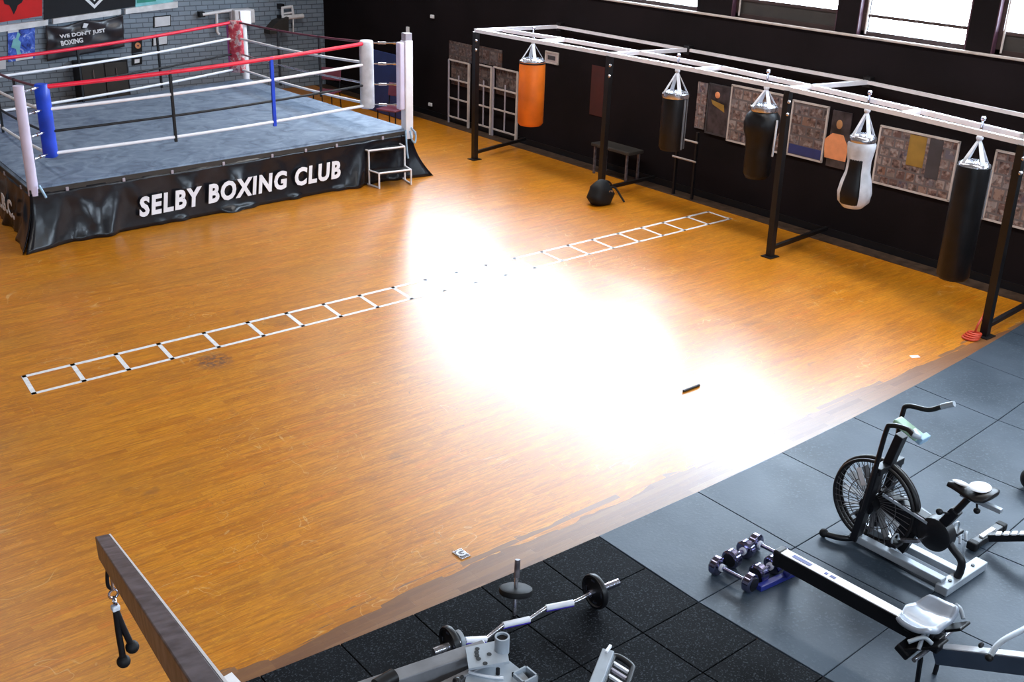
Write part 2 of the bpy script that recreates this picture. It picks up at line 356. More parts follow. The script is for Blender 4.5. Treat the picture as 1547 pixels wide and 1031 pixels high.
def text_mesh(name, s, size, m, parent, mw, shear=0.0, bold=0.0, ext=.003, spacing=1.0, align='LEFT'):
    cu = bpy.data.curves.new(name, 'FONT'); cu.body = s; cu.size = size; cu.shear = shear; cu.offset = bold; cu.extrude = ext
    cu.space_character = spacing; cu.align_x = align; cu.resolution_u = 3
    tmp = bpy.data.objects.new(name, cu); COL.objects.link(tmp)
    dg = bpy.context.evaluated_depsgraph_get(); me = bpy.data.meshes.new_from_object(tmp.evaluated_get(dg)); me.name = name
    bpy.data.objects.remove(tmp); bpy.data.curves.remove(cu)
    me.materials.clear(); me.materials.append(m)
    for p in me.polygons: p.material_index = 0
    me.transform(mw); o = bpy.data.objects.new(name, me); COL.objects.link(o)
    if parent: o.parent = parent; o.matrix_parent_inverse = pinv(parent)
    return o
def frame_mat(o, x, y):   # columns: x axis, y axis, normal, origin
    x = V(x).normalized(); z = x.cross(V(y)).normalized(); y = z.cross(x); o = V(o)
    return Matrix(((x.x, y.x, z.x, o.x), (x.y, y.y, z.y, o.y), (x.z, y.z, z.z, o.z), (0, 0, 0, 1)))

# ------------------------------------------------------------------ the room
X0, Y0, YB, H = -9.5, -8.0, 15.75, 5.4
struct('floor', MB().box2((X0, Y0, -.12), (WX+.3, YB+.3, 0)), M['floor'])
struct('ceiling', MB().box2((X0, Y0, H), (WX+.3, YB+.3, H+.12)), M['ceil'])
struct('wall_left', MB().box2((X0-.2, Y0, 0), (X0, YB, H)), M['wall_plain'])
struct('wall_back', MB().box2((X0, YB, 0), (WX, YB+.25, H)), M['brick_grey'])
w = MB().box2((WX, Y0, 0), (WX+.25, YB+.25, SILL-.06)).box2((WX, Y0, HEAD), (WX+.25, YB+.25, H))
prev = Y0
for a, b in BAYS + [(YB+.25, None)]:
    w.box2((WX, prev, SILL-.06), (WX+.25, a, HEAD)); prev = b
struct('wall_right', w, M['wall_black'])
w = MB().box2((X0, Y0-.25, 0), (WX+.3, Y0, 3.1)).box2((X0, Y0-.25, 4.3), (WX+.3, Y0, H))
prev = X0
for a, b in FILL_BAYS + [(WX+.3, None)]:
    w.box2((prev, Y0-.25, 3.1), (a, Y0, 4.3)); prev = b
struct('wall_front', w, M['wall_plain'])
struct('trim_1', MB().box2((WX-.035, Y0, SILL-.075), (WX+.0, YB, SILL-.045), .008), M['sill'])
struct('sill_shade_strip', MB().box2((WX-.27, Y0, 0), (WX-.012, YB, .003)), mat('sill_shade_brown', (.075, .045, .030), .55, noise=.3, scale=9, spec=.2))  # shade below the sill wall, put in as a dark strip on the floor
struct('trim_2', MB().box2((WX-.012, Y0, 0), (WX, YB, .10)), M['black'])
for i, (a, b) in enumerate(BAYS):
    f = MB(); x = WX+.10; d = .05; TR = 2.74
    for y in (a+.03, b-.03): f.box2((x-d/2, y-.03, SILL-.06), (x+d/2, y+.03, HEAD))
    for z in (SILL-.03, HEAD-.03): f.box2((x-d/2, a, z-.03), (x+d/2, b, z+.03))
    f.box2((x-.035, a+.02, TR-.018), (x+.035, b-.02, TR+.018))
    f.box2((x-.03, a+.06, 3.30), (x+.03, b-.06, 3.33))
    o = struct('window_%d' % (i+1), f, M['frame_brown'])
    MB().box2((x-.004, a+.05, SILL), (x+.004, b-.05, HEAD-.05)).build('pane', M['glass'], o)
    if i in (1, 3 - 0, 5, 7, 9) and i != 4:
        pass
    if i in (3, 5, 7):
        MB().box2((x-.02, a+.05, SILL-.0), (x-.006, b-.05, TR-.016)).build('lower_panel', M['panel_dark'], o)
    rv = MB()
    for y in (a, b): rv.box2((WX+.001, y-.012 if y == b else y, SILL-.05), (WX+.07, y if y == b else y+.012, HEAD))
    rv.build('reveal_lining', M['frame_plum'], o)
    MB().cyl((WX+.05, b-.09, SILL-.03), (WX+.05, b-.09, HEAD-.2), .012, n=8).build('operating_rod', M['sill'], o)
for i, (a, b) in enumerate(FILL_BAYS):  # frames and panes of the added fill openings
    f = MB(); y = Y0-.12
    for x in (a+.03, (a+b)/2, b-.03): f.box2((x-.025, y-.03, 3.1), (x+.025, y+.03, 4.3))
    for z in (3.12, 4.28): f.box2((a, y-.03, z-.02), (b, y+.03, z+.02))
    o = struct('window_%d' % (11+i), f, M['frame_brown'])
    MB().box2((a, y-.004, 3.12), (b, y+.004, 4.28)).build('pane', M['glass'], o)

# ------------------------------------------------------------------ rubber mats (edges drift slightly, as laid)
CX = (-.0206, .9964, .0400, .0045, .0004, .0281); CY = (-.0627, -.0225, .9324, -.0254, .0095, .0109)
def warp(u, v):
    b = (1, u, v, u*v, u*u, v*v); return V((sum(p*q for p, q in zip(CX, b)), sum(p*q for p, q in zip(CY, b)) + .0, 0))
def tile(name, u0, u1, v0, v1, m, g, label, t=.015):
    e = .0035; n = 4
    top = [warp(u0+e, v0+e), warp(u1-e, v0+e), warp(u1-e, v1-e), warp(u0+e, v1-e)]
    z0 = .0; b = MB().prism([p+V((0, 0, z0)) for p in top], (0, 0, t))
    es = [x for x in b.bm.edges if all(abs(q.co.z-t) < 1e-5 for q in x.verts)]
    bmesh.ops.bevel(b.bm, geom=es, offset=.0025, segments=1, affect='EDGES')
    tag(b.build(name, m), label, 'floor mat', g)
ords = ['first', 'second', 'third', 'fourth', 'fifth', 'sixth', 'seventh', 'eighth', 'ninth']
for r in range(7):
    for c in range(8):
        u0 = -.5*(c+1)
        lab = 'small speckled rubber mat, %s row from the wood, %s column from the grey mats' % (ords[r], ords[c])
        tile('rubber_mat', u0, u0+.5, -.5*(r+1), -.5*r, M['mat_speck'], 'small speckled rubber mats', lab)
for r in range(4):
    for c in range(7):
        lab = 'large smooth rubber mat, %s row from the wood, %s column from the speckled mats' % (ords[r], ords[c])
        tile('rubber_mat', c, c+1, -(r+1), -r, M['mat_plain'], 'large smooth rubber mats', lab)

# ------------------------------------------------------------------ painted agility ladder
lad = MB(); LZ = .0015
P0, P1 = at(48.7, 597), at(1106, 331); Q0, Q1 = at(32, 568.6), at(1070, 319)
NR = 21
def quad(a, b, c, d):
    lad.prism([V((p.x, p.y, 0)) for p in (a, b, c, d)], (0, 0, LZ))
def rail(A, B, wd):
    n = (B-A).normalized(); s = V((-n.y, n.x, 0)); quad(A, B, B+s*wd, A+s*wd)
rail(P0, P1, .04); rail(Q0, Q1, -.045)
near = [(123.8, 573.9), (191, 556.8), (256.1, 539.8), (325, 521.5), (390.3, 503.4), (449.3, 488.3), (506.8, 474.3), (560.3, 459.6), (612.7, 447.5)]
fs = [(at(*p)-P0).length/(P1-P0).length for p in near]
lst = [(at(*p)-P0).length/(P1-P0).length for p in [(881.2, 381.4), (918.4, 372.3), (956.5, 362.3), (994.7, 354.2), (1027.8, 346.2), (1063.9, 337.2)]]
mid = [fs[-1]+(lst[0]-fs[-1])*k/6 for k in range(1, 6)]
for t in [.002]+fs+mid+lst+[.997]:
    a = P0.lerp(P1, t); b = Q0.lerp(Q1, t); n = (P1-P0).normalized()*.02
    quad(a-n, a+n, b+n, b-n)
tag(lad.build('painted_ladder', M['paint_white']), 'white agility ladder painted across the wooden floor', 'floor marking')

# ------------------------------------------------------------------ boxing ring
PZ = .70
C4 = [V((-1.04, 8.31, 0)), V((4.45, 8.66, 0)), V((4.33, 13.55, 0)), V((-.85, 12.5, 0))]   # front left, front right, back right, back left
ring = thing('boxing_ring', 'raised boxing ring with grey canvas, red and white ropes and black skirt', 'boxing ring', (1.7, 10.8, 0))
cen = sum(C4, V())/4
def inset(k, d): return C4[k] + (cen-C4[k]).normalized()*d
MB().prism([inset(k, .08) for k in range(4)], (0, 0, PZ-.07)).build('platform', M['black'], ring)
b = MB().prism([p+V((0, 0, PZ-.075)) for p in C4], (0, 0, .075))
bmesh.ops.bevel(b.bm, geom=[e for e in b.bm.edges if all(v.co.z > PZ-.01 for v in e.verts)], offset=.03, segments=3, affect='EDGES')
b.build('canvas', M['canvas'], ring, 40)
E4 = [q+(q-cen).normalized()*.012 for q in C4]
for k in range(4):
    a_, b_ = E4[k], E4[(k+1) % 4]
    MB().bar(a_+V((0, 0, PZ-.055)), b_+V((0, 0, PZ-.055)), .012, .055).build('edge_binding', M['panel_dark'], ring)
def skirt(k, side, lab=None):
    A, B = C4[k], C4[(k+1) % 4]; d = (B-A); Ln = d.length; d.normalize(); n = V((d.y, -d.x, 0)); nx, nz = int(Ln*22), 14
    bm = bmesh.new(); G = []
    rnd = random.Random(k+3); pins = [rnd.uniform(.35, .6)]
    while pins[-1] < Ln-.5: pins.append(pins[-1]+rnd.uniform(.5, .85))
    for i in range(nx+1):
        s = Ln*i/nx; row = []
        e0 = max(0, 1-s/.55); e1 = max(0, 1-(Ln-s)/.55)
        for j in range(nz+1):
            h = j/nz; z = (PZ-.075)*(1-h)+.004
            dd = min(abs(s-q) for q in pins)
            txt = 1 if (k == 0 and 1.05 < s < 4.3 and .45 < h < .95) else 0
            fold = .045*math.sin(s*7+2.5*h+k)*h + .024*math.sin(s*19+5*h)*h*(1-.7*txt) + .03*math.sin(s*3.1+k)*h
            fold *= (.22 if txt else 1)
            sag = -.020*math.exp(-dd*9)*(1-h)**.5 + .035*math.exp(-((s-pins[int(s*1.3) % len(pins)]-.35*h)/.09)**2)*h*(1-h)*(0 if txt else 3)
            flare = (.16*h*h)*(e0*e0+e1*e1)
            ed = min(1, s/.25, (Ln-s)/.25); ed = ed*ed*(3-2*ed)
            off = .014+.012*h+max(-.01, fold+sag)*ed+flare+.05*h*h
            p = A+d*(s - off*e0*e0 + off*e1*e1) + n*off
            row.append(bm.verts.new((p.x, p.y, z)))
        G.append(row)
    for i in range(nx):
        for j in range(nz): bm.faces.new((G[i][j], G[i+1][j], G[i+1][j+1], G[i][j+1]))
    mb = MB(); mb.bm.free(); mb.bm = bm
    o = mb.build('skirt', M['vinyl'], ring, 60)
    md = o.modifiers.new('thickness', 'SOLIDIFY'); md.thickness = .004; md.offset = 0
    for q in pins:
        p = A+d*q+n*.016
        MB().box((p.x, p.y, PZ-.075), (.035, .02, .045), Matrix.Rotation(math.atan2(d.y, d.x), 3, 'Z'), .004).build('fixing_tab', M['post_grey'], o)
    return o, A, d, n
sk, A, d, n = skirt(0, 'front')
tl, tr = on_y(203, 318, 8.44), on_y(511, 262, 8.56)
tw = (tr-tl).length
T = text_mesh('lettering', 'SELBY BOXING CLUB', .315, M['white'], sk, Matrix.Identity(4), .22, .013, .003, 1.16)
wd = max(v.co.x for v in T.data.vertices)
T.data.transform(Matrix.Diagonal((tw/wd, 1, 1, 1)))
T.data.transform(frame_mat((tl.x, A.y + d.y*(tl.x-A.x)/d.x - .098, .165), (d.x, d.y, .012), (0, .10, 1)))
T['label'] = 'white slanted block lettering'
for k, s in ((1, 'right'), (2, 'back'), (3, 'left')):
    so, A_, d_, n_ = skirt(k, s)
    if k == 3:
        Ln = (C4[0]-C4[3]).length
        T = text_mesh('lettering', 'SELBY A.B.C.', .30, M['white'], so, frame_mat(A_+d_*(Ln-2.35)+n_*.10+V((0, 0, .2)), d_, (0, 0, 1)), .2, .008, .003, 1.1)
TOPZ = [1.76, 1.90, 1.71, 1.52]; BOTZ = [.99, 1.03, .93, .80]
posts = []
PTOP = [1.845, 2.04, 1.80, 1.80]
for k in range(4):
    c = C4[k] + (cen-C4[k]).normalized()*(.05)
    if k == 1:
        po = MB().box2((c.x-.065, c.y-.065, .55), (c.x+.065, c.y+.065, 1.95), .012).build('post', M['white'], ring)
        MB().box2((c.x-.055, c.y-.055, 1.95), (c.x+.055, c.y+.055, 2.05), .008).build('cap', M['post_grey'], po)
        MB().box2((c.x-.15, c.y-.05, .98), (c.x-.067, c.y+.06, 1.93), .02).build('post_cover', M['lilac'], po)
        # blue rope lashed round the foot of the post
        tb = MB().tube([(c.x-.09, c.y-.09, .70), (c.x-.1, c.y-.12, .55), (c.x-.09, c.y-.12, .40), (c.x-.07, c.y-.12, .285)], .014)
        tb.tube([(c.x+.0, c.y-.1, .72), (c.x+.09, c.y-.08, .62), (c.x+.07, c.y-.1, .5), (c.x+.0, c.y-.12, .55), (c.x-.02, c.y-.1, .68)], .014).build('lashing', M['cyan'], po, 60)
    else:
        po = MB().cyl((c.x, c.y, .60), (c.x, c.y, PTOP[k]), .06 if k else .058, n=24).build('post', M['lilac' if k == 0 else 'white'], ring, 40)
        if k == 0:
            MB().tube([(c.x+.05, c.y-.07, .72), (c.x+.07, c.y-.1, .66), (c.x+.10, c.y-.10, .58)], .016).build('lashing', M['cyan'], po, 60)
        if k == 2:
            MB().box2((c.x-.1, c.y-.12, 1.62), (c.x+.10, c.y-.06, 1.86), .01).build('post_cover', M['white'], po)
    posts.append(c)
PADIN = [.50, .62, .50, .55]
pads = [inset(k, PADIN[k]) for k in range(4)]
for k in range(4):
    c = pads[k]; ax = (cen-C4[k]).normalized(); sd = V((-ax.y, ax.x, 0)); z0, z1 = BOTZ[k]-.05, TOPZ[k]+.03
    m = [M['blue'], M['white_bag'], M['red_pad'], M['blue']][k]
    pm = MB(); prof = []
    hw = (.078, .12, .125, .09)[k]; dp = (.07, .10, .07, .07)[k]
    for a in range(20):
        t = 2*PI*a/20; prof.append((hw*abs(math.cos(t))**.6*(1 if math.cos(t) > 0 else -1), dp*abs(math.sin(t))**.7*(1 if math.sin(t) > 0 else -1)))
    rows = []
    for h in (0, .02, .2, .4, .6, .8, .98, 1):
        sc = .82 if h in (0, 1) else 1+.03*math.sin(h*31)
        rows.append([pm.bm.verts.new(c+sd*(x*sc)+ax*(y*sc)+V((0, 0, z0+(z1-z0)*h))) for x, y in prof])
    for R0, R1 in zip(rows, rows[1:]):
        for q in range(20): pm.bm.faces.new((R0[q], R0[(q+1) % 20], R1[(q+1) % 20], R1[q]))
    pm.bm.faces.new(rows[0][::-1]); pm.bm.faces.new(rows[-1])
    po = pm.build('corner_pad', m, ring, 50)
    po['label'] = ['blue vinyl corner pad', 'white vinyl corner pad', 'red patterned corner pad', 'blue vinyl corner pad'][k]
    if k == 1:
        for z in (1.05, 1.32, 1.6): MB().tube([c+ax*.07-sd*.1+V((0, 0, z)), c+ax*.075+V((0, 0, z+.03)), c+ax*.07+sd*.1+V((0, 0, z))], .012).build('lace', M['cyan'], po, 60)
    if k == 2:
        MB().box(c+sd*(-.12)+V((0, 0, (z0+z1)/2)), (.06, .06, z1-z0-.04), None, .015).build('side_panel', M['magenta'], po)
for k in range(4):
    for r in range(4):
        z = BOTZ[k]+(TOPZ[k]-BOTZ[k])*r/3
        a = pads[k]-(cen-C4[k]).normalized()*.05; b = posts[k]+(cen-C4[k]).normalized()*.06; a.z = z; b.z = z+.005
        tb = MB().cyl(a, b, .009, n=8).cyl(a.lerp(b, .25), a.lerp(b, .5), .020, n=10).cyl(a.lerp(b, .72), a.lerp(b, .86), .016, n=8)
        tb.build('turnbuckle', M['steel'], ring, 40)
# ropes: four a side, from the pad of one corner to the next
RC = [['white', 'black', 'white', 'red'], ['white', 'steel', 'white', 'maroon'], ['white', 'black', 'white', 'red'], ['white', 'black', 'white', 'maroon']]
for k in range(4):
    A, B = pads[k].copy(), pads[(k+1) % 4].copy(); k2 = (k+1) % 4; d = (B-A).normalized(); nrm = V((d.y, -d.x, 0))
    for r in range(4):
        a = A+d*.02+nrm*.04; b = B-d*.02+nrm*.04
        a.z = BOTZ[k]+(TOPZ[k]-BOTZ[k])*r/3; b.z = BOTZ[k2]+(TOPZ[k2]-BOTZ[k2])*r/3
        pts = []
        for i in range(15):
            t = i/14; p = a.lerp(b, t); p.z -= .035*math.sin(PI*t); pts.append(p)
        cl = RC[k][r]; rad = .026 if cl == 'red' else (.020 if cl in ('white',) else .016)
        ro = MB().ring_sweep(pts, rad, 8).build('rope', M[cl], ring, 60)
        ro['label'] = {'white': 'white ring rope', 'black': 'black ring rope', 'red': 'red padded top rope', 'maroon': 'dark red ring rope', 'steel': 'grey ring rope'}[cl]
    for ti, t in enumerate((.34, .655)):
        a = A.lerp(B, t)+nrm*.045
        zt = TOPZ[k]*(1-t)+TOPZ[k2]*t+.0; zb = BOTZ[k]*(1-t)+BOTZ[k2]*t-.07
        isb = (k == 0 and ti == 1)
        tm = M['blue'] if isb else M['black']
        tie = MB().bar(V((a.x, a.y, zb-.02)), V((a.x, a.y, zt-.01)), .045 if isb else .03, .03, up=nrm).build('rope_tie', tm, ring)
        if isb: tie['label'] = 'blue vertical rope tie'
# extra flap of skirt gathered at the near right corner is part of the front skirt

# steel two-step frame leaning at the ring
st = thing('ring_steps', 'pair of white tubular step frames standing by the ring skirt', 'steps', at(580, 275, 0))
SO = V((0, -.16, 0))
a0, a1 = at(546, 276), at(570, 284)+V((0,-.05,0)); b0, b1 = at(604, 268), at(618, 278)+V((0,-.05,0))
def step_frame(p0, p1, h0, h1):
    dr = p1-p0; m_ = MB(); r = .013; mid = p0+dr*.45
    for q, h in ((p0, h0), (p1, h1)): m_.cyl(q+V((0, 0, .0)), q+V((0, 0, h)), r, n=8)
    m_.cyl(p0+V((0, 0, r)), p1+V((0, 0, r)), r, n=8).cyl(mid, mid+V((0, 0, h0)), r, n=8)
    m_.cyl(p0+V((0, 0, h0)), mid+V((0, 0, h0)), r, n=8).cyl(mid+V((0, 0, h1)), p1+V((0, 0, h1)), r, n=8)
    return m_, mid
m1, q1 = step_frame(a0, a1, .50, .22); m2, q2 = step_frame(b0, b1, .50, .22)
m1.build('side_frame', M['white'], st, 40); m2.build('side_frame', M['white'], st, 40)
MB().cyl(q1+V((0, 0, .5)), q2+V((0, 0, .5)), .013, n=8).build('cross_bar', M['white'], st, 40)
MB().cyl(a1+V((0, 0, .22)), b1+V((0, 0, .22)), .013, n=8).build('cross_bar', M['white'], st, 40)
def slab(p, q, r, s, z, t=.02): return MB().prism([V((v.x, v.y, z)) for v in (p, q, r, s)], (0, 0, t))
slab(a0, q1, q2, b0, .47).build('tread', M['vinyl_matt'], st)
slab(q1, a1, b1, q2, .19).build('tread', M['vinyl_matt'], st)

# ------------------------------------------------------------------ punch bag rack
FX, MX, RX, RZ = 5.83, 6.24, 7.12, 2.0
rack = thing('bag_rack', 'long steel punch bag rack with pale top rails and black uprights', 'bag rack', (FX, 4.5, 0))
def rfx(y): return FX + {0: -.0}.get(0, 0) - .012*(y-4.7)**2*.9     # front rail bows slightly
ys = [8.75, 7.42, 6.07, 4.64, 3.20, 1.63, .235]
F = [V((5.70, 8.75, RZ)), V((5.78, 7.42, RZ)), V((5.87, 6.07, RZ)), V((5.92, 4.64, RZ)), V((5.90, 3.18, RZ)), V((5.74, 1.63, RZ)), V((5.54, .215, RZ))]
Mm = [V((6.10, 8.57, RZ)), V((6.25, 7.38, RZ)), V((6.34, 5.95, RZ)), V((6.36, 4.58, RZ)), V((6.24, 3.12, RZ)), V((6.05, 1.60, RZ)), V((5.82, .36, RZ))]
R = [V((7.12, 8.54, RZ)), V((7.14, 5.85, RZ)), V((7.12, 2.97, RZ)), V((6.75, .2, RZ))]
def seg(pts, w_=.045, h_=.05):
    m_ = MB()
    for a, b in zip(pts, pts[1:]):
        e = (b-a).normalized()*.02; m_.bar(a-e, b+e, w_, h_)
    return m_
seg(F+[F[-1]+V((-.06, -.4, 0))][:0]).build('front_rail', M['galv'], rack)
seg(Mm+[Mm[-1]+(Mm[-1]-Mm[-2])*.1]).build('middle_rail', M['galv'], rack)
seg(R, .035, .04).build('rear_rail', M['galv'], rack)
for i, j in ((0, 0), (2, 1), (4, 2)):
    seg([F[i], R[j]]).build('cross_rail', M['galv'], rack)
seg([F[6], F[6]+V((1.2, .1, 0))]).build('cross_rail', M['galv'], rack)
for i in (1, 3, 5): seg([F[i], Mm[i]]).build('short_cross_rail', M['galv'], rack)
feet = [(717, 241, 782, 214), (907, 297, 1000, 266), (1163, 388, 1255, 344), (1487, 508, 1547, 463)]
tops = [F[0], F[2], F[4], F[6]]
for (bx, by, ex, ey), tp in zip(feet, tops):
    p = at(bx, by); q = at(ex, ey, .1); q = p + (V((q.x, q.y, 0))-p); dd = (q-p).normalized()
    q = p+dd*((WX-.06-p.x)/dd.x)
    up = MB().bar(p+V((0, 0, .0)), tp-V((0, 0, .02)), .075, .075, up=(1, 0, 0)).build('upright', M['black_metal'], rack)
    MB().box(p+V((0, 0, .006)), (.17, .15, .012)).build('foot_plate', M['black_metal'], up)
    MB().bar(p+V((0, 0, .11))+dd*.03, q+V((0, 0, .11)), .045, .045).build('floor_brace', M['black_metal'], rack)
    k = MB()
    for z in (.14, .28): k.sph(p.lerp(tp, 1-z/2)+V((-.03, -.045, 0)), .022, 10)
    k.build('bolt', M['steel'], up, 60)
for y_ in (2.97, 5.85, 8.5):
    MB().box2((RX-.01, y_-.05, RZ-.06), (WX-.002, y_+.05, RZ+.06)).build('wall_bracket', M['black_metal'], rack)

# ------------------------------------------------------------------ punch bags
def bag(name, label, px, ztop, prof, bm_, rr, extra=None, hook=None, strapm='chrome'):
    p = at(px[0], px[1], RZ+.02)
    t_ = thing(name, label, 'punch bag', (p.x, p.y, 0), 0, 'punch bags hanging from the rack')
    MB().lathe(prof, (p.x, p.y, 0), n=32).build('body', M[bm_], t_, 50)
    sw = MB().cyl((p.x, p.y, RZ-.04), (p.x, p.y, RZ+.085), .014, n=10).sph((p.x, p.y, RZ+.09), .026, 10)
    sw.torus((p.x, p.y, RZ-.07), .03, .008, (1, 0, 0), 16).build('swivel', M[strapm], t_, 50)
    hub = V((p.x, p.y, RZ-.10)); st_ = MB().sph(hub, .035, 12)
    for i in range(4):
        a = PI/4+i*PI/2+.3; e = V((p.x+rr*math.cos(a), p.y+rr*math.sin(a), ztop+.0))
        s = (e-hub).cross(V((0, 0, 1))).normalized()*.028; o_ = (e-hub).cross(s).normalized()*.006
        st_.prism([hub+s*.6, hub-s*.6, e-s, e+s], o_)
    st_.build('hanging_straps', M['white_bag' if strapm == 'chrome' else strapm], t_)
    cf = MB().lathe([(rr*1.02, ztop-.045), (rr*1.05, ztop-.03), (rr*1.03, ztop+.01), (rr*.8, ztop+.035), (rr*.3, ztop+.045), (.02, ztop+.045)], (p.x, p.y, 0), n=32)
    cf.build('collar', M['steel'], t_, 50)
    if extra: extra(p, t_)
    return p, t_
def cyl_prof(r, z0, z1): return [(r*.3, z0), (r*.85, z0+.01), (r, z0+.05), (r*1.01, (z0+z1)/2), (r, z1-.05), (r*.96, z1-.01), (r*.4, z1)]
bag('punch_bag', 'bright orange cylindrical punch bag at the far end of the rack', (806, 50), 1.62, cyl_prof(.195, .66, 1.62), 'orange', .18,
    lambda p, t_: MB().lathe([(.197, 1.585), (.199, 1.59), (.199, 1.60), (.197, 1.605)], (p.x, p.y, 0), n=32).build('top_band', M['black'], t_, 50))
def stripes(p, t_):
    m_ = MB()
    for a in (-1.5, -1.05):
        v = V((math.cos(a), math.sin(a), 0)); m_.bar(V((p.x, p.y, .90))+v*.168, V((p.x, p.y, 1.55))+v*.168, .035, .006, up=v)
    m_.build('side_strip', M['grey_steel'], t_)
bag('punch_bag', 'slim black cylindrical punch bag with grey side strips, second from the far end', (1025, 92), 1.60, cyl_prof(.165, .86, 1.60), 'leather', .17, stripes)
def glove(p, t_):
    MB().tube([(p.x-.02, p.y-.23, 1.55), (p.x-.04, p.y-.24, 1.35), (p.x-.06, p.y-.25, 1.12)], .013).build('side_strap', M['white_bag'], t_, 60)
bag('punch_bag', 'wide black ball-topped punch bag beside the third upright', (1160, 117), 1.67,
    [(.03, .78), (.13, .80), (.165, .86), (.17, 1.15), (.18, 1.28), (.215, 1.38), (.225, 1.47), (.20, 1.57), (.13, 1.65), (.04, 1.68)], 'leather', .16, glove)
def fig8(p, t_):
    # black front panel running down the waist and belly
    prof = [(.10, .815), (.175, .88), (.193, .98), (.17, 1.10), (.135, 1.22), (.128, 1.34), (.135, 1.42)]
    m_ = MB(); a0 = math.atan2(CAM.y-p.y, CAM.x-p.x)-.30; cols = [a0-.62+i*.15 for i in range(9)]
    G = [[m_.bm.verts.new(V((p.x+(r+.004)*math.cos(a), p.y+(r+.004)*math.sin(a), z))) for a in cols] for r, z in prof]
    for A_, B_ in zip(G, G[1:]):
        for i in range(8): m_.bm.faces.new((A_[i], A_[i+1], B_[i+1], B_[i]))
    o = m_.build('front_panel', M['leather'], t_, 60); md = o.modifiers.new('thickness', 'SOLIDIFY'); md.thickness = .006; md.offset = 1
bag('punch_bag', 'white and black figure-of-eight uppercut punch bag, narrow-waisted', (1313, 150), 1.60,
    [(.03, .79), (.11, .81), (.175, .88), (.19, .98), (.17, 1.10), (.135, 1.22), (.13, 1.34), (.15, 1.46), (.155, 1.53), (.12, 1.585), (.05, 1.60)], 'white_bag', .14, fig8)
def tape(p, t_):
    m_ = MB()
    v = V((math.cos(-1.3), math.sin(-1.3), 0)); m_.bar(V((p.x, p.y, 1.1))+v*.168, V((p.x, p.y, 1.6))+v*.168, .05, .006, up=v)
    m_.build('side_strip', M['grey_steel'], t_)
bag('punch_bag', 'long black full-length punch bag nearest the mats', (1484, 190), 1.63, cyl_prof(.165, .42, 1.63), 'leather', .15, tape)

# ------------------------------------------------------------------ things by the rack feet
p = V((5.74, 5.95, 0))
tb = thing('duffel_bag', 'small black duffel bag slumped against the second upright of the rack', 'bag', p)
m_ = MB().sph((p.x, p.y+.0, .15), .185, 24, (1.0, .72, .86))
for v in m_.bm.verts:
    v.co.z = max((v.co.z-.03)*1.25, .005); q_ = v.co-p
    k_ = 1+.10*math.sin(q_.x*24+2)*math.cos(q_.y*21)+.07*math.sin(q_.z*38+q_.x*17)
    v.co.x = p.x+q_.x*k_*(1.25-.9*q_.z); v.co.y = p.y+q_.y*k_*(1.2-.8*q_.z)
m_.build('body', M['rubber'], tb, 60)
MB().tube([(p.x-.02, p.y+.02, .26), (p.x+.05, p.y-.03, .33), (p.x+.14, p.y-.05, .27), (p.x+.12, p.y-.02, .2)], .012).build('handle', M['black'], tb, 60)
MB().tube([p+V((.13, .0, .22)), p+V((.24, -.03, .2)), p+V((.30, -.10, .08)), p+V((.33, -.14, .01))], .014).build('shoulder_strap', M['black'], tb, 60)
MB().box((p.x+.06, p.y-.13, .2), (.07, .01, .03)).build('buckle', M['steel'], tb)
p = at(1466, 512); q = on_x(1490, 474, FX-.16)
tb = thing('skipping_rope', 'orange-red skipping rope coiled by the foot of the nearest upright', 'rope', p)
m_ = MB()
for i, z in enumerate((.014, .03, .046, .06)): m_.torus((p.x+.01*i, p.y-.006*i, z), .075-.005*i, .012, (.05*i, .04, 1), 24)
m_.tube([p+V((.07, 0, .05)), p+V((.08, -.01, .14)), p+V((.17, .0, .20)), p+V((.26, .03, .16))], .012)
m_.build('coil', M['red_rubber'], tb, 60)
MB().cyl(p+V((.26, .03, .16)), p+V((.31, .05, .24)), .019, n=10).build('handle', M['red'], tb, 50)

# ------------------------------------------------------------------ picture boards on the black wall
WXF = WX-.018
def board(name, label, cat, px, m, frame=None, group=None, depth=.018, extra=None):
    pts = [on_x(x, y, WX-.03) for x, y in px]
    y0, y1 = (pts[0].y+pts[3].y)/2, (pts[1].y+pts[2].y)/2; zt = (pts[0].z+pts[1].z)/2; zb = (pts[2].z+pts[3].z)/2
    t_ = thing(name, label, cat, (WX, (y0+y1)/2, zb), 0, group)
    MB().box2((WX-depth, y0, zb), (WX-.001, y1, zt)).build('print' if cat != 'rack' else 'panel', m, t_)
    if frame:
        f = MB(); w_ = .022
        for z in (zb, zt): f.box2((WX-depth-.008, min(y0, y1)-.01, z-w_/2), (WX-.001, max(y0, y1)+.01, z+w_/2))
        for y in (y0, y1): f.box2((WX-depth-.008, y-w_/2, zb), (WX-.001, y+w_/2, zt))
        f.build('frame', frame, t_)
    if extra: extra(t_, y0, y1, zb, zt)
    return t_
GB = 'framed collage boards on the black wall'
def strips_board(t_, y0, y1, zb, zt): pass
board('collage_board', 'narrow strip of small photos between two black bags', 'picture', [(1054, 124), (1068, 126), (1062, 196), (1048, 193)], collage('collage_a', 'yz', .12, .16, 3, .5), None, GB)
def fig_orange(t_, y0, y1, zb, zt):
    x = WX-.02; my = (y0+y1)/2
    MB().sph((x, my+.03, zt-.13), .045, 12, (.15, 1, 1)).build('printed_sun', M['orange_dot'], t_, 60)
    MB().prism([(x-.001, my-.12, zb+.32), (x-.001, my+.10, zb+.40), (x-.001, my+.13, zb+.46), (x-.001, my-.10, zb+.42)], (-.002, 0, 0)).build('printed_figure', M['amber'], t_)
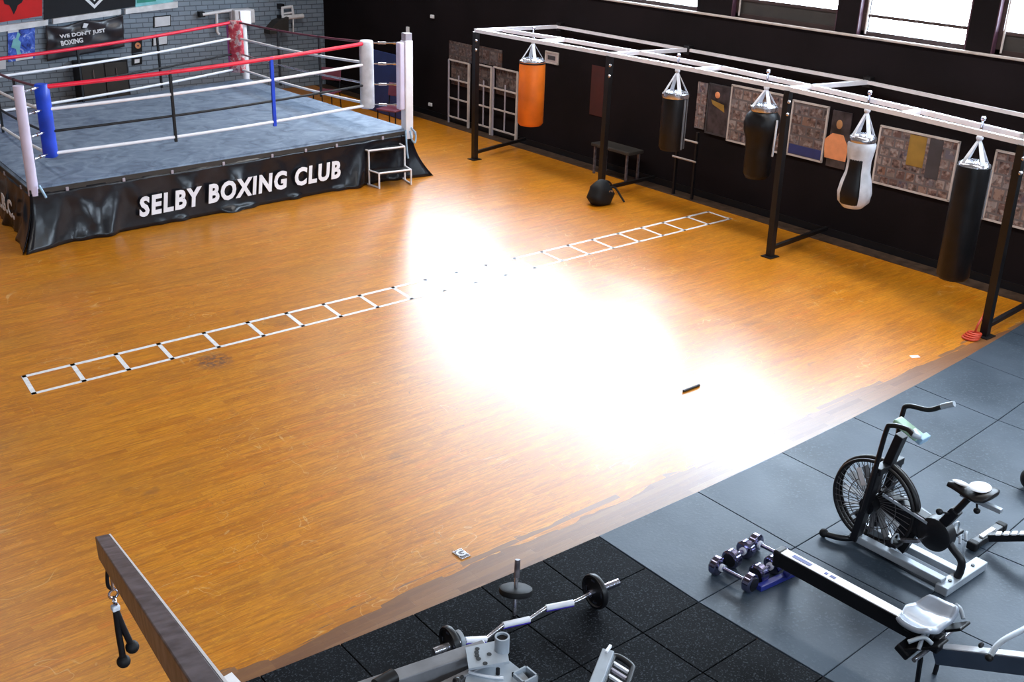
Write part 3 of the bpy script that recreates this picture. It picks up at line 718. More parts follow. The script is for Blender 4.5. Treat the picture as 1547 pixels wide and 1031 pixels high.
board('poster', 'dark framed poster with an orange sun and a yellow fighter', 'picture', [(1070, 127), (1101, 132), (1098, 208), (1066, 200)], mat('poster_dark', (.06, .045, .05), .35, noise=.4, scale=9), M['dark_print'], GB, extra=fig_orange)
board('collage_board', 'framed collage of fight photos behind the wide ball-topped bag', 'picture', [(1103, 128), (1190, 146), (1186, 235), (1100, 211)], collage('collage_b', 'yz', .15, .14, 5, .42), M['sill'], GB)
board('collage_board', 'framed collage with a blue foot strip right of the third upright', 'picture', [(1196, 150), (1250, 164), (1240, 246), (1190, 232)], collage('collage_c', 'yz', .22, .13, 8, .36), M['sill'], GB,
      extra=lambda t_, y0, y1, zb, zt: MB().box2((WX-.021, min(y0, y1)+.02, zb+.02), (WX-.017, max(y0, y1)-.02, zb+.14)).build('foot_strip', M['blue_board'], t_))
def fig_boxer(t_, y0, y1, zb, zt):
    x = WX-.019; my = (y0+y1)/2+.02; m_ = MB()
    m_.sph((x, my, zt-.16), .05, 12, (.12, .9, 1.15)); m_.build('printed_head', M['flesh'], t_, 60)
    MB().prism([(x, my-.16, zb+.10), (x, my+.15, zb+.10), (x, my+.19, zb+.32), (x, my+.08, zb+.42), (x, my-.08, zb+.42), (x, my-.17, zb+.28)], (-.002, 0, 0)).build('printed_torso', M['orange_dot'], t_)
board('poster', 'brown poster of a boxer in orange left of the white and black bag', 'picture', [(1256, 165), (1282, 172), (1278, 262), (1249, 247)], mat('poster_brown', (.07, .055, .06), .35, noise=.4, scale=7), None, GB, extra=fig_boxer)
def bigp(t_, y0, y1, zb, zt):
    x = WX-.019; yl, yr = max(y0, y1), min(y0, y1)
    MB().box2((x-.003, yl-.62, zb+.30), (x, yl-.40, zb+.66)).build('printed_sheet', M['amber'], t_)
    MB().box2((x-.003, yl-.83, zb+.20), (x, yl-.66, zb+.66)).build('printed_sheet', M['dark_print'], t_)['label'] = 'grey poster sheet'
board('collage_board', 'widest framed collage between the white and black bag and the longest bag', 'picture', [(1326, 188), (1448, 217), (1432, 305), (1322, 275)], collage('collage_d', 'yz', .13, .12, 11, .42), M['sill'], GB, extra=bigp)
board('collage_board', 'framed collage behind the nearest upright at the right edge', 'picture', [(1497, 224), (1640, 258), (1625, 372), (1494, 328)], collage('collage_e', 'yz', .14, .15, 14, .42), M['sill'], GB)
for i, (x0, y0_, x1, y1_) in enumerate([(1446, 279, 1453, 286), (1442, 304, 1449, 311)]):
    pp = on_x(x0, y0_, WX-.02); qq = on_x(x1, y1_, WX-.02)
    tag(MB().box2((WX-.02, pp.y, pp.z), (WX-.001, qq.y, qq.z), .003).build('wall_switch', M['paper']), 'small white wall switch left of the longest bag, %s one' % ('upper', 'lower')[i], 'switch', 'wall switches beside the longest bag')
board('framed_picture', 'small square picture in a pale frame right of the orange bag', 'picture', [(824, 78), (842, 81), (841, 97), (823, 94)], mat('pic_pale', (.45, .38, .38), .5), M['sill'], None,
      extra=lambda t_, y0, y1, zb, zt: MB().box2((WX-.022, (y0+y1)/2-.09, zb+.05), (WX-.018, (y0+y1)/2+.09, zt-.05)).build('printed_motif', M['dark_print'], t_))
board('wall_banner', 'dim red banner hanging on the black wall behind the second upright', 'banner', [(893, 98), (912, 102), (908, 180), (889, 170)], M['dim_red'], None, None, .01)
board('collage_board', 'dim strip of photos above the pale grid panels at the far left', 'picture', [(678, 62), (712, 68), (710, 96), (677, 88)], collage('collage_f', 'yz', .22, .17, 21, .25), None, 'dim photo sheets above the grid panels')
board('collage_board', 'dim sheet of photos in the middle above the pale grid panels', 'picture', [(719, 68), (757, 77), (757, 102), (719, 94)], collage('collage_g', 'yz', .20, .18, 25, .25), None, 'dim photo sheets above the grid panels')
# pale wall grid panels (exercise bars) behind the orange bag
def grid_panel(label, px, cols, rows, thick):
    pts = [on_x(x, y, WX-.06) for x, y in px]; y0 = (pts[0].y+pts[3].y)/2; y1 = (pts[1].y+pts[2].y)/2
    zt = (pts[0].z+pts[1].z)/2; zb = .12
    t_ = thing('grid_panel', label, 'rack', (WX-.05, (y0+y1)/2, 0), 0, 'pale steel grid panels on the black wall')
    x = WX-.06
    m_ = MB(); m_.box2((x-.015, y1-.02, 0), (x+.015, y1+.02, zt)); m_.build('side_post', M['sill'], t_)
    m_ = MB(); m_.box2((x-.012, y0-.012, 0), (x+.012, y0+.012, zt)); m_.build('side_post', M['post_grey'], t_)
    for i in range(rows+1):
        z = zb+(zt-zb)*i/rows
        MB().box2((x-.01, min(y0, y1), z-.012), (x+.01, max(y0, y1), z+.012)).build('cross_bar', M['sill'], t_)
    MB().box2((x-.008, (y0+y1)/2-.010, zb), (x+.008, (y0+y1)/2+.010, zt*.78)).build('middle_bar', M['post_grey'], t_)
    MB().box2((WX-.03, min(y0, y1)+.03, zt*.62), (WX-.002, max(y0, y1)-.03, zt-.03)).build('picture_sheet', collage('collage_p%d' % int(px[0][0]), 'yz', .16, .18, px[0][0] % 17, .22), t_)
grid_panel('pale grid panel furthest from the bags, nearest the ring', [(678, 90), (708, 96), (708, 180), (678, 173)], 2, 3, 1)
grid_panel('pale grid panel in the middle, behind the far upright', [(719, 97), (742, 101), (742, 190), (719, 184)], 2, 3, 1)
grid_panel('pale grid panel partly hidden by the orange bag', [(745, 101), (781, 109), (781, 202), (745, 192)], 2, 3, 1)

# low dark bench and stool against the wall between the bags
yb0, yb1 = 7.3, 6.5
t_ = thing('bench', 'low dark bench with pale legs against the black wall', 'bench', (6.95, 6.9, 0))
MB().box2((6.8, yb1, .42), (7.12, yb0, .47), .01).build('seat', M['panel_dark'], t_)
for y in (yb0-.06, yb1+.06):
    for x in (6.84, 7.08): MB().box2((x-.015, y-.015, 0), (x+.015, y+.015, .42)).build('leg', M['grey_worn'], t_)
t_ = thing('shelf_rack', 'small metal rack with two pale bars behind the slim black bag', 'rack', (7.0, 5.55, 0))
for y in (5.40, 5.75): MB().box2((6.98, y-.015, 0), (7.02, y+.015, .95)).build('post', M['black'], t_)
for z in (.55, .82): MB().cyl((6.96, 5.36, z), (6.96, 5.79, z), .014, n=8).build('bar', M['sill'], t_, 40)

# small wall fittings in the dark corner
for px, lab, cat, nm in (((616, 46), 'small white sensor box on the black wall above the ring post', 'sensor', 'wall_sensor'), ((653, 25), 'small pale box high on the black wall', 'box', 'junction_box'), ((650, 158), 'small pale socket low on the black wall by the floor', 'socket', 'wall_socket')):
    q = on_x(*px, WX-.02)
    o = MB().box((WX-.02, q.y, q.z), (.04, .07, .13) if nm == 'wall_sensor' else (.03, .10, .06), None, .008).build(nm, M['strip']); tag(o, lab, cat)
# stacked chairs, boards and mats past the ring's right side
def stack_chair(loc, rz, label, nst):
    for i in range(nst):
        z = .0
        t_ = thing('stacking_chair', label % '', 'chair', (loc[0], loc[1], z), rz, 'maroon chairs beside the ring'); t_['local'] = 1
        MB().box((0, 0, .43), (.40, .40, .03), None, .012).build('seat', M['maroon'], t_)
        MB().box((0, .19, .72), (.40, .03, .22), Matrix.Rotation(-.15, 3, 'X'), .01).build('backrest', M['maroon'], t_)
        for sx in (-1, 1):
            MB().tube([(sx*.19, -.18, 0), (sx*.18, -.16, .42)], .011, sub=0).build('leg', M['black'], t_)
            MB().tube([(sx*.19, .20, 0), (sx*.18, .16, .42), (sx*.18, .21, .8)], .011, sub=0).build('leg', M['black'], t_)
        del t_['local']
stack_chair((5.75, 11.1), -1.2, 'maroon chair standing beyond the ring near the white corner pad%s', 1)
stack_chair((5.6, 13.0), -1.0, 'maroon chair further back beyond the ring, against the dark corner%s', 1)
t_ = tag(MB().box((6.6, 12.6, .55), (.06, 1.5, 1.1), Matrix.Rotation(.1, 3, 'Y'), .01).build('crash_mat', M['blue_board']), 'dark blue board leaning on the black wall beyond the ring', 'board')

# ------------------------------------------------------------------ back wall
YW = YB
def back_quad(px): return [on_y(x, y, YW-.03) for x, y in px]
def flat(name, label, cat, px, m, depth=.02, group=None, parent=None, off=0):
    pts = [V((p.x, YW-.002-off, p.z)) for p in back_quad(px)]
    o = MB().prism(pts, (0, -depth, 0)).build(name, m, parent)
    if not parent: tag(o, label, cat, group)
    return o
fl = thing('flag', 'red flag with a black eagle on the brick wall', 'flag', (1.2, YW, 1.6))
def back_part(name, px, m, parent, depth=.02, off=0): return flat(name, None, None, px, m, depth, None, parent, off)
back_part('cloth', [(-70, -60), (64, -60), (64, 24), (0, 34), (-70, 42)], M['red_flag'], fl)
back_part('eagle', [(4, -40), (38, -44), (40, -10), (33, 4), (27, 8), (25, 14), (21, 22), (17, 13), (14, 8), (7, 6), (2, -10)], M['black_cloth'], fl, .004, .021)
bn = thing('banner', 'large black banner with a white shield outline on the brick wall', 'banner', (2.4, YW, 1.7))
back_part('cloth', [(67, -60), (204, -75), (204, 10), (67, 30)], M['black_cloth'], bn)
def chev(o, i, off): back_part('shield_outline', [(142-o, -2-o*.6), (142-o*1.9-30, -30-8), (142-o*1.9-30+9, -38), (142-o, 6-o*.6-8), (142+o, -3-8), (142+38, -42), (142+46, -42), (142+o, 5)], M['white'], bn, .004, off)
for s, (tip, wdt) in enumerate(((13, 5), (2.5, 3))):
    x0 = 143; hw = 44 if s == 0 else 30
    back_part('shield_outline', [(x0, tip), (x0-hw, tip-40), (x0-hw+wdt, tip-42), (x0, tip-wdt*1.1), (x0+hw-wdt, tip-47), (x0+hw, tip-46)], M['white'], bn, .004, .021)
ps = thing('poster', 'green and cyan poster above the short white rail', 'poster', (3.6, YW, 1.9))
back_part('print', [(205, -40), (262, -48), (262, 3), (205, 11)], M['cyan_print'], ps)
back_part('printed_block', [(207, -40), (236, -44), (236, 2), (207, 5)], M['teal'], ps, .003, .021)
for i, (px, lab) in enumerate(([(-60, 53), (71, 31), (71, 36), (-60, 61)], 'left long white wall rail under the red flag'), ) if False else ():
    pass
for px, lab in (([(-60, 46), (71, 29.5), (71, 37.5), (-60, 57)], 'white wall rail under the red flag'),
                ([(79, 28), (181, 13.5), (181, 21.5), (79, 36)], 'white wall rail under the black shield banner'),
                ([(188, 13), (267, 2), (267, 11), (188, 21)], 'short white wall rail under the green and cyan poster')):
    o = flat('wall_rail', lab, 'rail', px, M['strip'], .08, 'white rails along the brick wall')
o = thing('poster', 'blue fight poster under the white rail at the left', 'poster', (1.2, YW, 1.2))
back_part('print', [(12, 48), (53, 42), (53, 88), (13, 94)], M['poster_blue'], o)
back_part('caption_strip', [(24, 88), (50, 83.5), (50, 88), (24, 92.5)], M['white'], o, .003, .021)
back_part('header_strip', [(12, 47), (28, 44.5), (28, 48), (12, 50.5)], M['white'], o, .003, .021)
back_part('printed_boxer', [(27, 48), (31, 52), (28, 60), (32, 64), (30, 76), (34, 84), (27, 86), (24, 74), (17, 72), (20, 60), (24, 58)], M['cyan_print'], o, .003, .021)
o = flat('notice_sheet', 'pale notice sheet at the far left edge of the brick wall', 'notice', [(-12, 92), (9, 89), (9, 104), (-12, 107)], M['paper'])
# wrinkled banner with lettering
bt = thing('vinyl_banner', 'creased dark banner with white slogan lettering between the wall rails', 'banner', (2.4, YW, 1.2))
q4 = back_quad([(68, 38), (184, 21), (187, 70), (70, 92)])
bm = bmesh.new(); G = []; nu, nv = 44, 18
for i in range(nu+1):
    row = []
    for j in range(nv+1):
        a, b_ = i/nu, j/nv; pnt = q4[0].lerp(q4[1], a).lerp(q4[3].lerp(q4[2], a), b_)
        fold = .035*abs(math.sin((a*2.2+b_*1.3)*PI))*(1-b_*.4) + .025*math.sin((a-b_*.8)*14)*(1-b_)
        sag = .05*math.sin(PI*a*2 % PI)*(1-b_)
        row.append(bm.verts.new((pnt.x, YW-.05-max(0, fold), pnt.z-sag)))
    G.append(row)
for i in range(nu):
    for j in range(nv): bm.faces.new((G[i][j], G[i+1][j], G[i+1][j+1], G[i][j+1]))
mb = MB(); mb.bm.free(); mb.bm = bm; o = mb.build('cloth', M['banner'], bt, 60)
md = o.modifiers.new('thickness', 'SOLIDIFY'); md.thickness = .004
def back_text(s, a, b_, hpx, y, parent, m=M['white'], shear=0.0, bold=.0035):
    pa, pb = on_y(*a, YW-y), on_y(*b_, YW-y); T = text_mesh('lettering', s, .1, m, parent, Matrix.Identity(4), shear, bold, .004)
    xs = [v.co.x for v in T.data.vertices]; ysv = [v.co.y for v in T.data.vertices]
    T.data.transform(Matrix.Diagonal(((pb-pa).length/(max(xs)-min(xs)), hpx/(max(ysv)-min(ysv)), 1, 1)) @ Matrix.Translation((-min(xs), -min(ysv), 0)))
    T.data.transform(frame_mat(pa, pb-pa, (0, 0, 1))); T['label'] = 'white slogan lettering'; return T
back_text("WE DON'T JUST", (91, 60), (160, 50), .085, .16, bt)
back_text('BOXING', (93, 69.5), (126, 64), .085, .16, bt)
back_part('badge', [(124, 34), (131, 35), (128, 41), (122, 41)], M['white'], bt, .004, .115)
for px, lab in (([(234, 26.5), (257, 24), (257, 38), (234, 41)], 'upper white notice panel on the brick wall'), ([(232, 56), (253, 53), (252, 66), (232, 69)], 'lower white notice panel on the brick wall')):
    o = thing('wall_notice', lab, 'notice', tuple(on_y(*px[3], YW)), 0, 'white notice panels on the brick wall')
    back_part('sheet', px, M['paper'], o, .03)
    e = 1.6
    back_part('backing_board', [(px[0][0]-e, px[0][1]-e), (px[1][0]+e, px[1][1]-e), (px[2][0]+e, px[2][1]+e), (px[3][0]-e, px[3][1]+e)], M['black'], o, .012)
o = thing('sign', 'black sign with an orange disc right of the slogan banner', 'sign', tuple(on_y(208, 75, YW)), 0)
back_part('panel', [(200, 61), (215, 58), (215, 78), (200, 81)], M['black'], o)
c = on_y(208.5, 69, YW-.03); MB().cyl((c.x, YW-.022, c.z), (c.x, YW-.03, c.z), .055, n=24).build('orange_disc', M['orange_dot'], o); MB().cyl((c.x, YW-.03, c.z), (c.x, YW-.034, c.z), .018, n=16).build('disc_centre', M['maroon'], o)
o = thing('sign', 'black sign with a small white square under the orange disc sign', 'sign', tuple(on_y(208, 97, YW)), 0)
back_part('panel', [(200, 82), (215, 80), (215, 97), (200, 99)], M['black'], o)
back_part('white_square', [(203.5, 90), (211, 89), (211, 94.5), (203.5, 96)], M['white'], o, .004, .021)
# dark cabinet under the banner
p0 = on_y(118, 96, YW-.35); p1 = on_y(192, 96, YW-.35)
o = thing('cabinet', 'dark low cabinet against the brick wall under the slogan banner', 'cabinet', ((p0.x+p1.x)/2, YW-.2, 0))
MB().box2((p0.x, YW-.38, 0), (p1.x, YW-.02, .88), .01).build('body', M['black'], o)
for a, b_ in ((p0.x+.03, (p0.x+p1.x)/2-.01), ((p0.x+p1.x)/2+.01, p1.x-.03)):
    dr = MB().box2((a, YW-.395, .08), (b_, YW-.381, .84), .004).build('door', M['panel_dark'], o)
    MB().cyl(((a+b_)/2, YW-.41, .6), ((a+b_)/2, YW-.41, .75), .008, n=8).build('handle', M['steel'], dr)
# white tubular brackets on the brick wall
def wall_tubes(name, label, cat, segs, m='white'):
    pts = [on_y(*q, YW-.12) for s in segs for q in s[0]]
    t_ = thing(name, label, cat, (sum(q.x for q in pts)/len(pts), YW, min(q.z for q in pts)))
    for s, r, nm in segs:
        MB().tube([on_y(*q, YW-.12-.0) for q in s], r, sub=0, n=8).build(nm, M[m], t_, 50)
    q = on_y(*segs[0][0][0], YW-.12); MB().box2((q.x-.05, YW-.13, q.z-.05), (q.x+.05, YW-.001, q.z+.05), .004).build('mounting_plate', M['black'], t_)
wall_tubes('pull_up_bracket', 'white tubular wall bracket above the dark corner', 'bracket', [([(426, 10), (427, 26), (427, 31)], .03, 'upright_tube'), ([(425, 12), (440, 10)], .03, 'top_tube'), ([(427, 21), (441, 19)], .02, 'middle_tube'), ([(441, 8), (443, 22)], .025, 'side_tube')])
wall_tubes('speaker_arm', 'white horizontal cylinder on a stalk below the wall bracket', 'lamp', [([(426, 27), (458, 24)], .045, 'cylinder'), ([(443, 29), (443, 50)], .015, 'stalk')], 'strip')
wall_tubes('heater_bracket', 'white pipework on the brick wall behind the red corner pad', 'pipe', [([(306, 22), (352, 15)], .03, 'long_pipe'), ([(327, 20), (328, 48), (331, 52)], .028, 'drop_pipe'), ([(350, 14), (351, 38)], .02, 'second_drop_pipe')])
q = on_y(366, 24, YW-.15)
o = thing('wall_unit', 'white box unit on the brick wall above the far ring post', 'heater', (q.x, YW, q.z-.15))
MB().box((q.x, YW-.14, q.z), (.42, .26, .26), None, .02).build('casing', M['white'], o)
MB().box((q.x, YW-.275, q.z-.04), (.18, .01, .08)).build('vent', M['navy'], o)
flat('wall_bracket', 'dark bulky fitting low on the brick wall in the corner', 'bracket', [(400, 44), (412, 30), (428, 24), (428, 46), (400, 50)], M['panel_dark'], .25)

# ------------------------------------------------------------------ small things on the wooden floor
p = at(697, 838)
o = thing('floor_socket', 'small metal floor plate with a letter near the mats', 'plate', (p.x, p.y, 0))
MB().box((p.x, p.y, .003), (.075, .11, .006), None, .002).build('plate', M['steel'], o)
MB().box((p.x, p.y, .0065), (.06, .09, .002)).build('inlay', M['grey_worn'], o)
text_mesh('lettering', 'G', .09, M['paper'], o, frame_mat((p.x-.032, p.y-.03, .009), (1, .1, 0), (0, 1, 0)), 0, .003, .001)
p, q = at(1032, 593), at(1056, 584)
tag(MB().cyl(p+V((0, 0, .012)), q+V((0, 0, .012)), .012, n=10).build('marker_pen', M['black'], None, 40), 'black marker pen lying in the bright patch of floor', 'pen')
p = at(1382, 539)
tag(MB().box(p+V((0, 0, .001)), (.09, .05, .0015), Matrix.Rotation(-.5, 3, 'Z')).build('paper_scrap', M['paper']), 'small white paper scrap near the mats by the rack', 'paper')

# ------------------------------------------------------------------ fan bike (local: x across, y forward, z up)
MT = .0155   # top of the rubber mats
bk = thing('exercise_bike', 'black air bike with a big fan wheel and moving handlebars on the grey mats', 'exercise bike', (1.42, 0, MT)); bk['local'] = 1
wc = V((0, -1.235, .325)); WR = .30
fw = MB()
for sx in (-.036, .036): fw.torus(wc+V((sx, 0, 0)), WR, .013, (1, 0, 0), 48, 8)
fw.torus(wc, WR+.008, .02, (1, 0, 0), 48, 8)
wheel = fw.build('fan_cage', M['black_metal'], bk, 60)
g = MB()
for sx in (-.048, .048):
    for i in range(40):
        a = 2*PI*i/40; e = V((sx*.9, WR*math.cos(a+.25), WR*math.sin(a+.25))); s = V((sx*1.05, .07*math.cos(a), .07*math.sin(a)))
        g.cyl(wc+s, wc+e, .0028, n=5)
    g.torus(wc+V((sx, 0, 0)), .18, .003, (1, 0, 0), 32, 5)
g.build('cage_wires', M['wire'], wheel)
bl = MB()
for i in range(12):
    a = 2*PI*i/12; d_ = V((0, math.cos(a), math.sin(a))); t_ = V((0, -math.sin(a), math.cos(a)))
    bl.bar(wc+d_*.06, wc+d_*.25, .06, .004, up=t_)
bl.build('fan_blades', M['fan'], wheel)
MB().cyl(wc+V((-.11, 0, 0)), wc+V((.11, 0, 0)), .055, n=20).build('hub', M['black'], wheel, 50)
MB().box(wc+V((-.062, .10, .165)), (.006, .036, .125), Matrix.Rotation(-.50, 3, 'X')).build('label_plate', M['white'], wheel)
mast = MB().bar((-.115, -1.20, .05), (-.115, -1.275, .62), .05, .075, up=(1, 0, 0), bev=.006).bar((.115, -1.20, .05), (.115, -1.275, .62), .05, .075, up=(1, 0, 0), bev=.006)
mast.box((0, -1.275, .62), (.28, .07, .05), None, .006).bar((0, -1.275, .62), (0, -1.33, .87), .06, .07, up=(1, 0, 0), bev=.006)
mast.build('mast', M['black'], bk)
cs = MB().box((-.02, -1.375, .94), (.09, .19, .04), Matrix.Rotation(.32, 3, 'X'), .012).build('console', M['green_lcd'], bk)
MB().box((.0, -1.475, .905), (.10, .04, .05), Matrix.Rotation(.32, 3, 'X'), .006).build('console_front', M['cyan'], cs)
arm = MB().tube([(-.15, -1.24, .30), (-.15, -1.27, .60), (-.15, -1.30, .93), (-.15, -1.33, .985), (-.16, -1.44, 1.01), (-.18, -1.50, 1.0)], .017)
a1 = arm.build('handlebar', M['black'], bk, 60)
MB().tube([(-.18, -1.49, 1.0), (-.15, -1.52, .985), (-.09, -1.47, .97), (-.05, -1.44, .96)], .019).build('grip', M['pale_steel'], a1, 60)
arm = MB().tube([(.15, -1.22, .30), (.15, -1.22, .60), (.155, -1.225, .93), (.16, -1.25, 1.0), (.18, -1.38, 1.02), (.20, -1.46, 1.07)], .017)
a2 = arm.build('handlebar', M['black'], bk, 60)
MB().tube([(.20, -1.455, 1.066), (.205, -1.49, 1.09), (.21, -1.53, 1.115)], .020).build('grip', M['pale_steel'], a2, 60)
# base: twin rails, front and rear feet
for sx in (-.10, .07):
    MB().bar((sx, -1.16, .062), (sx, -1.85, .062), .065, .05, bev=.006).build('base_rail', M['pale_steel'], bk)
MB().tube([(-.20, -1.02, .03), (-.16, -1.12, .035), (-.08, -1.18, .04), (.08, -1.18, .04), (.18, -1.12, .035), (.22, -1.02, .03)], .022).build('front_foot', M['black'], bk, 60)
ff = kids(bk)[-1]
for sx in (-.2, .22): MB().sph((sx, -1.01, .033), .032, 12).build('foot_cap', M['rubber'], ff, 60)
MB().box((.09, -1.87, .035), (.50, .085, .06), None, .006).build('rear_foot', M['pale_steel'], bk)
rf = kids(bk)[-1]
for sx in (-.06, .22): MB().cyl((sx, -1.87, .064), (sx, -1.87, .072), .012, n=10).build('bolt', M['black'], rf)
# drive housing, belt guard, cranks
MB().lathe([(.10, -.05), (.115, -.04), (.115, .04), (.10, .05)], (0, -1.69, .31), (1, 0, 0), 28).build('crank_housing', M['black'], bk, 50)
MB().prism([(-.035, -1.25, .33), (-.035, -1.62, .225), (-.035, -1.72, .25), (-.035, -1.72, .38), (-.035, -1.27, .44)], (.07, 0, 0)).build('chain_guard', M['black'], bk)
MB().bar((-.045, -1.30, .425), (-.045, -1.64, .375), .012, .02).bar((.05, -1.38, .42), (.05, -1.66, .36), .02, .025).build('guard_trim', M['pale_steel'], bk)
MB().bar((0, -1.45, .08), (0, -1.52, .28), .05, .12).build('lower_strut', M['black'], bk)
for sx, a in ((-1, -2.75), (1, .4)):
    c0 = V((sx*.075, -1.62, .24)); e = c0+V((sx*.02, -.13*math.cos(a), .13*math.sin(a)))
    ck = MB().bar(c0, e, .022, .028, up=(1, 0, 0)).cyl((0, -1.62, .24), c0, .015, n=10).build('crank', M['steel'], bk)
    MB().box(e+V((sx*.055, 0, 0)), (.09, .075, .025), None, .006).build('pedal', M['black'], ck)
    MB().torus(e+V((sx*.055, 0, .03)), .038, .006, (0, 1, 0), 20, 6).build('toe_strap', M['pale_steel'], ck, 60)
# seat tube, post, saddle
MB().bar((0, -1.66, .27), (0, -1.79, .53), .065, .065, up=(1, 0, 0), bev=.008).build('seat_tube', M['black'], bk)
MB().tube([(0, -1.72, .36), (0, -1.80, .27), (.01, -1.88, .20), (.02, -1.885, .12), (.02, -1.875, .065)], .026).build('rear_stay', M['black'], bk, 60)
MB().cyl((0, -1.77, .49), (0, -1.845, .645), .022, n=14).build('seat_post', M['black_metal'], bk, 50)
sp = kids(bk)[-1]
MB().cyl((-.03, -1.76, .50), (-.085, -1.73, .52), .008, n=8).sph((-.095, -1.725, .523), .023, 12).build('adjuster_knob', M['black'], sp, 60)
MB().bar((0, -1.79, .655), (0, -2.06, .655), .035, .03, bev=.004).build('seat_slider', M['pale_steel'], bk)
ss = kids(bk)[-1]
MB().cyl((.0, -1.90, .645), (0, -1.91, .60), .007, n=8).sph((0, -1.912, .588), .022, 12).build('adjuster_knob', M['black'], ss, 60)
def saddle():
    m_ = MB(); st_ = [(-1.70, .022, .70, .03), (-1.74, .035, .715, .045), (-1.80, .055, .72, .05), (-1.87, .095, .73, .05), (-1.94, .125, .745, .05), (-1.98, .105, .75, .045), (-1.995, .06, .748, .03)]
    rows = []
    for y, hw, zt, th in st_:
        r_ = []
        for k in range(16):
            a = 2*PI*k/16; c_, s_ = math.cos(a), math.sin(a)
            r_.append(m_.bm.verts.new((hw*c_, y, zt-th/2+(th/2 if s_ > 0 else th*.6)*s_-.010*abs(c_)**3+(.006*abs(c_) if s_ > 0 and y < -1.85 else 0))))
        rows.append(r_)
    for A_, B_ in zip(rows, rows[1:]):
        for k in range(16): m_.bm.faces.new((A_[k], A_[(k+1) % 16], B_[(k+1) % 16], B_[k]))
    m_.bm.faces.new(rows[0]); m_.bm.faces.new(rows[-1][::-1]); return m_
sd_ = saddle().build('saddle', M['leather'], bk, 50)
top = MB()
top.sph((0, -1.90, .752), .085, 16, (.95, .75, .10)).sph((0, -1.78, .722), .05, 14, (.6, 1.2, .12)).build('saddle_top', M['white_bag'], sd_, 60)
del bk['local']

# ------------------------------------------------------------------ rowing machine
rw = thing('rowing_machine', 'rowing machine with a long pale sliding rail, grey seat and footrests on the grey mats', 'rowing machine', (.38, -1.2, MT))
RA, RB = at(1177, 841, .33), at(1392, 958, .33)
rl = MB().bar(RA, RB+(RB-RA).normalized()*.12, .075, .10, bev=.006).build('sliding_rail', M['black'], rw)
dn = (RB-RA).normalized(); sidev = V((dn.y, -dn.x, 0))
MB().bar(RA+V((0, 0, .052))+dn*.03, RB+V((0, 0, .052)), .066, .006).build('rail_top', M['white'], rl)
rp = MB()
for f_, l_ in ((.10, .13), (.335, .02), (.375, .035)):
    c_ = RA.lerp(RB, f_)+V((0, 0, .0565)); rp.bar(c_, c_+dn*l_, .03 if l_ > .1 else .022, .002)
rp.build('rail_print', M['navy'], rl)
MB().bar(RA-dn*.02, RA+dn*.03, .09, .115, bev=.012).build('rail_end_cap', M['black'], rl)
fa, fb_ = at(1146, 889, MT+.022), at(1206, 862, MT+.022)
lg = MB().bar(RA+dn*.10-V((0, 0, .04)), fa.lerp(fb_, .72)+V((0, 0, .012)), .045, .045, up=(1, 0, 0)).bar(fa, fb_, .045, .04, bev=.006)
lg.build('rear_leg', M['navy'], rw)
# moulded seat
sc_ = at(1399, 940, .40); sm = MB(); rows = []
nx_, ny_ = 18, 10
for i in range(nx_+1):
    r_ = []
    for j in range(ny_+1):
        a, b_ = i/nx_*2-1, j/ny_*2-1
        sx_, sy_ = a*.19*(1-.10*b_*b_*b_*b_), b_*.115*(1-.18*a**4)+(.025*(1-abs(a))**2 if b_ > 0 else 0)
        zz = .035*abs(a)**2.2+.03*max(0, -b_)**2+.012*max(0, b_)**3-.012*math.exp(-((abs(a)-.45)/.22)**2)
        r_.append(sm.bm.verts.new(sc_+sidev*sx_+dn*(-sy_)+V((0, 0, zz))))
    rows.append(r_)
for i in range(nx_):
    for j in range(ny_): sm.bm.faces.new((rows[i][j], rows[i+1][j], rows[i+1][j+1], rows[i][j+1]))
so_ = sm.build('seat', M['seat_grey'], rw, 60); md = so_.modifiers.new('thickness', 'SOLIDIFY'); md.thickness = .028; md.offset = -1
MB().box(sc_-V((0, 0, .04)), (.15, .17, .06), Matrix.Rotation(math.atan2(dn.y, dn.x)+PI/2, 3, 'Z'), .008).build('seat_carriage', M['black'], so_)
# footrests
FC = at(1412, 968, .30)
for s in (-1, 1):
    fo = MB().bar(FC+sidev*s*.12+dn*(-.10)+V((0, 0, -.05)), FC+sidev*s*.12+dn*.10+V((0, 0, .10)), .11, .018, bev=.006).build('footrest', M['black'], rw)
    MB().tube([FC+sidev*(s*.12-.06)+dn*.0+V((0, 0, .03)), FC+sidev*(s*.12)+dn*-.01+V((0, 0, .11)), FC+sidev*(s*.12+.06)+V((0, 0, .03))], .012).build('foot_strap', M['pale_steel'], fo, 60)
    MB().tube([FC+sidev*(s*.17)+dn*.06+V((0, 0, .10)), FC+sidev*(s*.20)+dn*.02+V((0, 0, .13)), FC+sidev*(s*.26)-dn*.03+V((0, 0, .10))], .012).build('strap_tail', M['pale_steel'], fo, 60)
    MB().bar(FC+sidev*s*.12+dn*-.13+V((0, 0, -.03)), FC+sidev*s*.12+dn*-.05+V((0, 0, -.07)), .12, .05, bev=.01).build('heel_cup', M['black'], fo)
MB().cyl(FC-sidev*.21+V((0, 0, -.03)), FC+sidev*.21+V((0, 0, -.03)), .014, n=10).build('foot_axle', M['steel'], rw, 50)
for s in (-1, 1): MB().cyl(FC+sidev*s*.13+V((0, 0, -.05)), V((FC.x+sidev.x*s*.10, FC.y+sidev.y*s*.10, MT)), .014, n=8).build('middle_leg', M['black'], rw)
